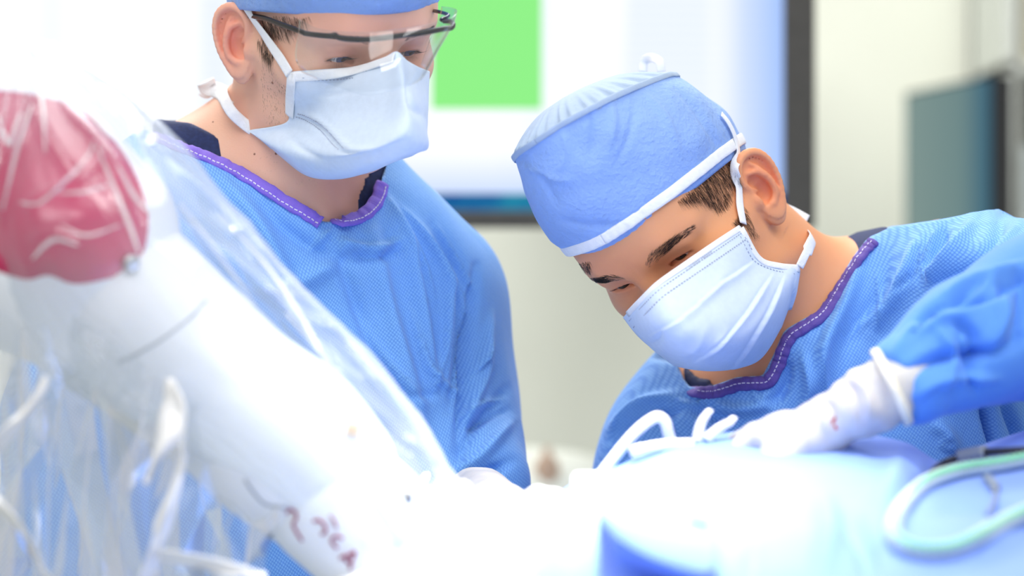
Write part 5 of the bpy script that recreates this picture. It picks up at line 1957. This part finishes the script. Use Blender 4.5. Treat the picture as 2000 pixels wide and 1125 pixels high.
# lettering on the tool holder, as far as the glare leaves it legible
letters = [[[(560, 1002), (568, 994), (578, 1000), (579, 1012), (573, 1024), (582, 1042), (591, 1056)]],
           [[(612, 1018), (624, 1016), (634, 1026), (636, 1038), (628, 1044)], [(645, 1006), (652, 1016), (658, 1030)]],
           [[(670, 1052), (658, 1047), (648, 1054), (652, 1064), (660, 1071)]],
           [[(664, 1090), (680, 1084), (694, 1077)], [(694, 1077), (688, 1094), (684, 1112)], [(672, 1088), (680, 1098), (688, 1096)]]]
lt = None
for L in letters:
    parts = []
    for st in L:
        P = []
        for p in spline(np.array(st, float), 5):
            h, nn = ray_px(treeRall, *p)
            P.append(h + nn * 0.0004)
        parts.append(tube(np.array(P), 0.0010, 6))
    V, F = join(parts)
    mesh('letter', V, F, M_red, rob)
# small cable plug and clamp on the arm
M_org = simple('orange_plug', lin((244, 206, 160)), 0.4)
h, nn = ray_px(treeRall, 690, 852)
if h is None: h = W(690, 838, 1.63)
V, F = rbox(W(690, 838, 1.635), (0.009, 0.008, 0.008), 0.0015, RY(math.radians(15)))
mesh('orange_plug', V, F, M_org, rob)
V, F = rbox(W(733, 862, 1.635), (0.014, 0.010, 0.010), 0.003, RY(math.radians(15)))
mesh('white_plug', V, F, M_rob, rob)
clampP = spline(WW([(735, 918, 1.62), (760, 936, 1.615), (790, 948, 1.61), (820, 946, 1.615), (835, 930, 1.62)]), 6)
tc = empty('towel_clamp', clampP[0], 'small steel clamp beside the plastic drape near the hands', 'clamp')
V, F = tube(clampP, 0.0026, 10); mesh('jaw', V, F, M_steel, tc)
V, F = tube(spline(WW([(780, 948, 1.61), (795, 965, 1.605), (800, 985, 1.605)]), 5), 0.0032, 10); mesh('ratchet', V, F, M_steel, tc)

# clear plastic bag drawn over the arm
M_film = film_mat('clear_plastic_film', 0.11, 0.18, back=0.3)
M_film3 = film_mat('clear_plastic_sheet', 0.13, 0.26, (0.95, 0.98, 1.0), rim=0.42, back=0.3)
M_film2 = film_mat('glint_white_film_bunched', 0.62, 0.30, (1.0, 1.0, 1.0), rim=0.4, back=0.15)  # bunched film, white glints and overexposure put into its colour
st = [((25, 82), 18, 40, .015), ((40, 130), 95, 120, .045), ((75, 240), 185, 220, .075), ((140, 390), 240, 260, .098), ((235, 550), 262, 230, .102), ((330, 660), 262, 190, .098), ((430, 750), 250, 170, .09), ((530, 830), 238, 165, .085),
      ((620, 905), 222, 165, .08), ((720, 985), 185, 165, .078), ((800, 1050), 140, 160, .075), ((900, 1140), 110, 160, .07), ((1000, 1230), 100, 150, .07)]
C = np.array([s_[0] for s_ in st], float); U = np.array([s_[1] for s_ in st], float); Lw = np.array([s_[2] for s_ in st], float); Dp = np.array([s_[3] for s_ in st])
n_ = 22
C2 = spline(C, n_); T2 = np.gradient(C2, axis=0); T2 /= np.linalg.norm(T2, axis=1, keepdims=True)
U2 = spline(U[:, None], n_)[:, 0]; L2 = spline(Lw[:, None], n_)[:, 0]; D2 = spline(Dp[:, None], n_)[:, 0]
seg = 280
th = np.arange(seg) / seg * 2 * math.pi
rows = []
for i in range(len(C2)):
    nrm = np.array([T2[i, 1], -T2[i, 0]])
    ring = []
    e = np.where(np.cos(th) > 0, U2[i], L2[i]) * np.cos(th)
    for j in range(seg):
        p = C2[i] + nrm * e[j]
        ring.append(W(p[0], p[1], 1.69 - D2[i] * math.sin(th[j])))
    rows.append(ring)
G = np.array(rows)
r_, c_ = G.shape[:2]
V = G.reshape(-1, 3); F = grid_faces(r_, c_, True)
N = normals(V, F)
if (N * (V - V.mean(0))).sum() < 0: F = F[:, ::-1]; N = -N
TH = np.tile(th, r_); SS = np.repeat(np.arange(r_) / r_, c_)
q = np.stack([np.cos(TH) * 1.1, np.sin(TH) * 1.1, SS * 1.6], 1)
ridg = 1 - np.abs(NZ(q, 6.5)); ridg2 = 1 - np.abs(NZ2(q, 11)); ridg3 = 1 - np.abs(NZ3(q * np.array([1, 1, 2.2]), 8))
V = V + N * (0.0026 * np.maximum(ridg, 0) ** 4 + 0.0016 * np.maximum(ridg2, 0) ** 6 + 0.001 * np.maximum(ridg3, 0) ** 6 - 0.001)[:, None]
for pts, w_, a_ in [([(40, 90), (20, 250), (-5, 420)], 7, 0.012), ([(45, 90), (60, 200), (20, 330), (5, 440)], 5, 0.010), ([(110, 395), (60, 410), (80, 380), (190, 330), (215, 250)], 5, 0.006),
                    ([(120, 200), (200, 300), (270, 440)], 6, 0.010), ([(90, 150), (180, 230), (240, 320), (280, 430)], 6, -0.008), ([(60, 470), (110, 455), (160, 480)], 5, 0.006),
                    ([(300, 280), (430, 420), (560, 560), (700, 690)], 8, 0.008), ([(420, 480), (540, 600), (640, 720), (740, 820)], 10, 0.010), ([(380, 470), (520, 620), (620, 740)], 9, -0.008),
                    ([(560, 560), (680, 690), (780, 810), (840, 900)], 9, 0.008), ([(600, 640), (700, 780), (800, 880)], 8, -0.008)]:
    V = fold(V, N, pts, w_, a_)
bag = mesh('plastic_drape', V, F, M_film)
put(bag, 'clear wrinkled plastic drape sleeving the robot arm', 'plastic drape')
treeBag = bvh(V, F)
for pts, w_ in [([(60, 205), (46, 250), (30, 300), (5, 410)], 0.0035), ([(-3, 230), (15, 282), (28, 255), (42, 222)], 0.0042), ([(40, 396), (75, 399), (115, 364), (170, 309), (186, 275)], 0.0026), ([(115, 375), (165, 375), (212, 362)], 0.0022),
                ([(192, 285), (220, 359), (250, 434), (272, 497)], 0.0034), ([(233, 325), (265, 384), (296, 422)], 0.0030), ([(65, 505), (90, 478), (115, 466), (152, 478)], 0.0034), ([(90, 120), (150, 190), (215, 270)], 0.0030),
                ([(40, 100), (80, 190), (90, 300)], 0.0022), ([(430, 420), (520, 520), (600, 640), (640, 720)], 0.0026), ([(560, 610), (650, 720), (740, 860)], 0.0022), ([(350, 400), (430, 500), (500, 600)], 0.0020), ([(120, 440), (170, 460), (235, 440)], 0.0018)]:
    P, N = on(treeBag, pts, 8)
    k = np.linspace(0, 1, len(P))
    V2, F2 = ribbon(P + N * 0.001, N, w_ * (0.35 + 0.65 * np.sin(k * math.pi)), 0.0012)
    mesh('crease', V2, F2, M_film2, bag)  # white ribbons standing in for highlights on the film's ridges
# hanging curtain below
def crumpled(seed, x0, x1, nx, ny, dep, jit, slant):
    """sheet broken into long flat facets, as stiff clear film folds"""
    rg = random.Random(seed)
    P = []
    for k in range(ny + 1):
        t = k / ny
        r = []
        for i in range(nx + 1):
            x = x0 + (x1 - x0) * i / nx + rg.uniform(-0.4, 0.4) * (x1 - x0) / nx
            y0 = 600 + max(0, (x - 130)) * 0.74
            y = y0 + (1280 - y0) * min(1, max(0, t + rg.uniform(-0.35, 0.35) / ny * (0 < k < ny)))
            r.append(W(x + slant * t, y, dep + 0.04 * t + rg.uniform(-jit, jit) * (1 if k else 0.3)))
        P.append(r)
    V = np.array(P).reshape(-1, 3)
    F = []
    for k in range(ny):
        for i in range(nx):
            a = k * (nx + 1) + i; b = a + 1; c = a + nx + 2; d = a + nx + 1
            F += [[a, b, c], [a, c, d]] if rg.random() < 0.5 else [[a, b, d], [b, c, d]]
    return V, F


for sd, arg, lab in [(3, (-140, 560, 18, 4, 1.63, 0.014, -60), 'clear plastic sheet hanging in sharp folds below the robot arm, lower left'),
                     (8, (-180, 420, 14, 5, 1.73, 0.016, 40), 'second layer of clear plastic hanging behind the front sheet, lower left')]:
    V, F = crumpled(sd, *arg)
    cur = mesh('plastic_curtain', V, F, M_film3, None, smooth=False)
    put(cur, lab, 'plastic drape')
    cur['group'] = 'hanging plastic sheets'
    # thin white crease lines along some folds, their glints put into the colour
    rg = random.Random(sd + 50)
    nx, ny = arg[2], arg[3]
    for i in range(1, nx, 2):
        k0 = rg.randint(0, ny - 3)
        P = spline(V.reshape(ny + 1, nx + 1, 3)[k0:k0 + 3, i], 5)
        V2, F2 = tube(P + np.array([0, -0.0005, 0]), 0.0009 * (0.3 + 0.7 * np.sin(np.linspace(0, 1, len(P)) * math.pi)), 6)
        mesh('crease', V2, F2, M_film2, cur)
# bunched tails, their white glare put into the film colour
for i, (rows, lab) in enumerate([
    ([[(325, 742), (333, 738), (341, 746)], [(318, 790), (340, 786), (362, 800)], [(305, 850), (332, 842), (360, 858)], [(291, 905), (304, 903), (320, 893)], [(280, 945), (287, 948), (294, 940)]], 'short bunched plastic tail with a painted white glint under the forearm'),
    ([[(345, 862), (353, 860), (362, 866)], [(335, 930), (346, 928), (358, 925)], [(312, 1000), (326, 1001), (338, 1000)], [(293, 1060), (308, 1063), (322, 1060)], [(272, 1130), (290, 1135), (310, 1130)]], 'long bunched plastic tail running down to the picture edge'),
    ([[(88, 735), (94, 736), (97, 742)], [(50, 790), (60, 796), (70, 802)], [(10, 830), (20, 842), (28, 852)], [(-50, 880), (-45, 895), (-40, 905)]], 'bunched plastic tail slanting left under the joint'),
    ([[(-30, 930), (-30, 960), (-28, 985)], [(10, 985), (14, 1005), (18, 1020)], [(45, 1035), (52, 1055), (58, 1070)], [(80, 1120), (92, 1130), (104, 1135)]], 'bunched plastic tail in the lower left corner'),
    ([[(310, 1075), (312, 1085), (314, 1094)], [(370, 1085), (372, 1096), (374, 1106)], [(440, 1100), (440, 1112), (440, 1120)], [(520, 1118), (520, 1126), (520, 1132)]], 'thin bunched plastic strip along the bottom under the forearm')]):
    G = patch([[W(p[0], p[1], 1.585 + 0.012 * math.sin(j * 1.7 + r * 1.1 + i)) for j, p in enumerate(rw)] for r, rw in enumerate(rows)], 8, 10)
    V = G.reshape(-1, 3); F = grid_faces(*G.shape[:2])
    N = normals(V, F)
    V = V + N * (NZ(V, 160) * 0.0012)[:, None]
    V2, F2 = thick(V, F, 0.0012)
    put(mesh('plastic_tail', V2, F2, M_film2), lab, 'plastic drape')
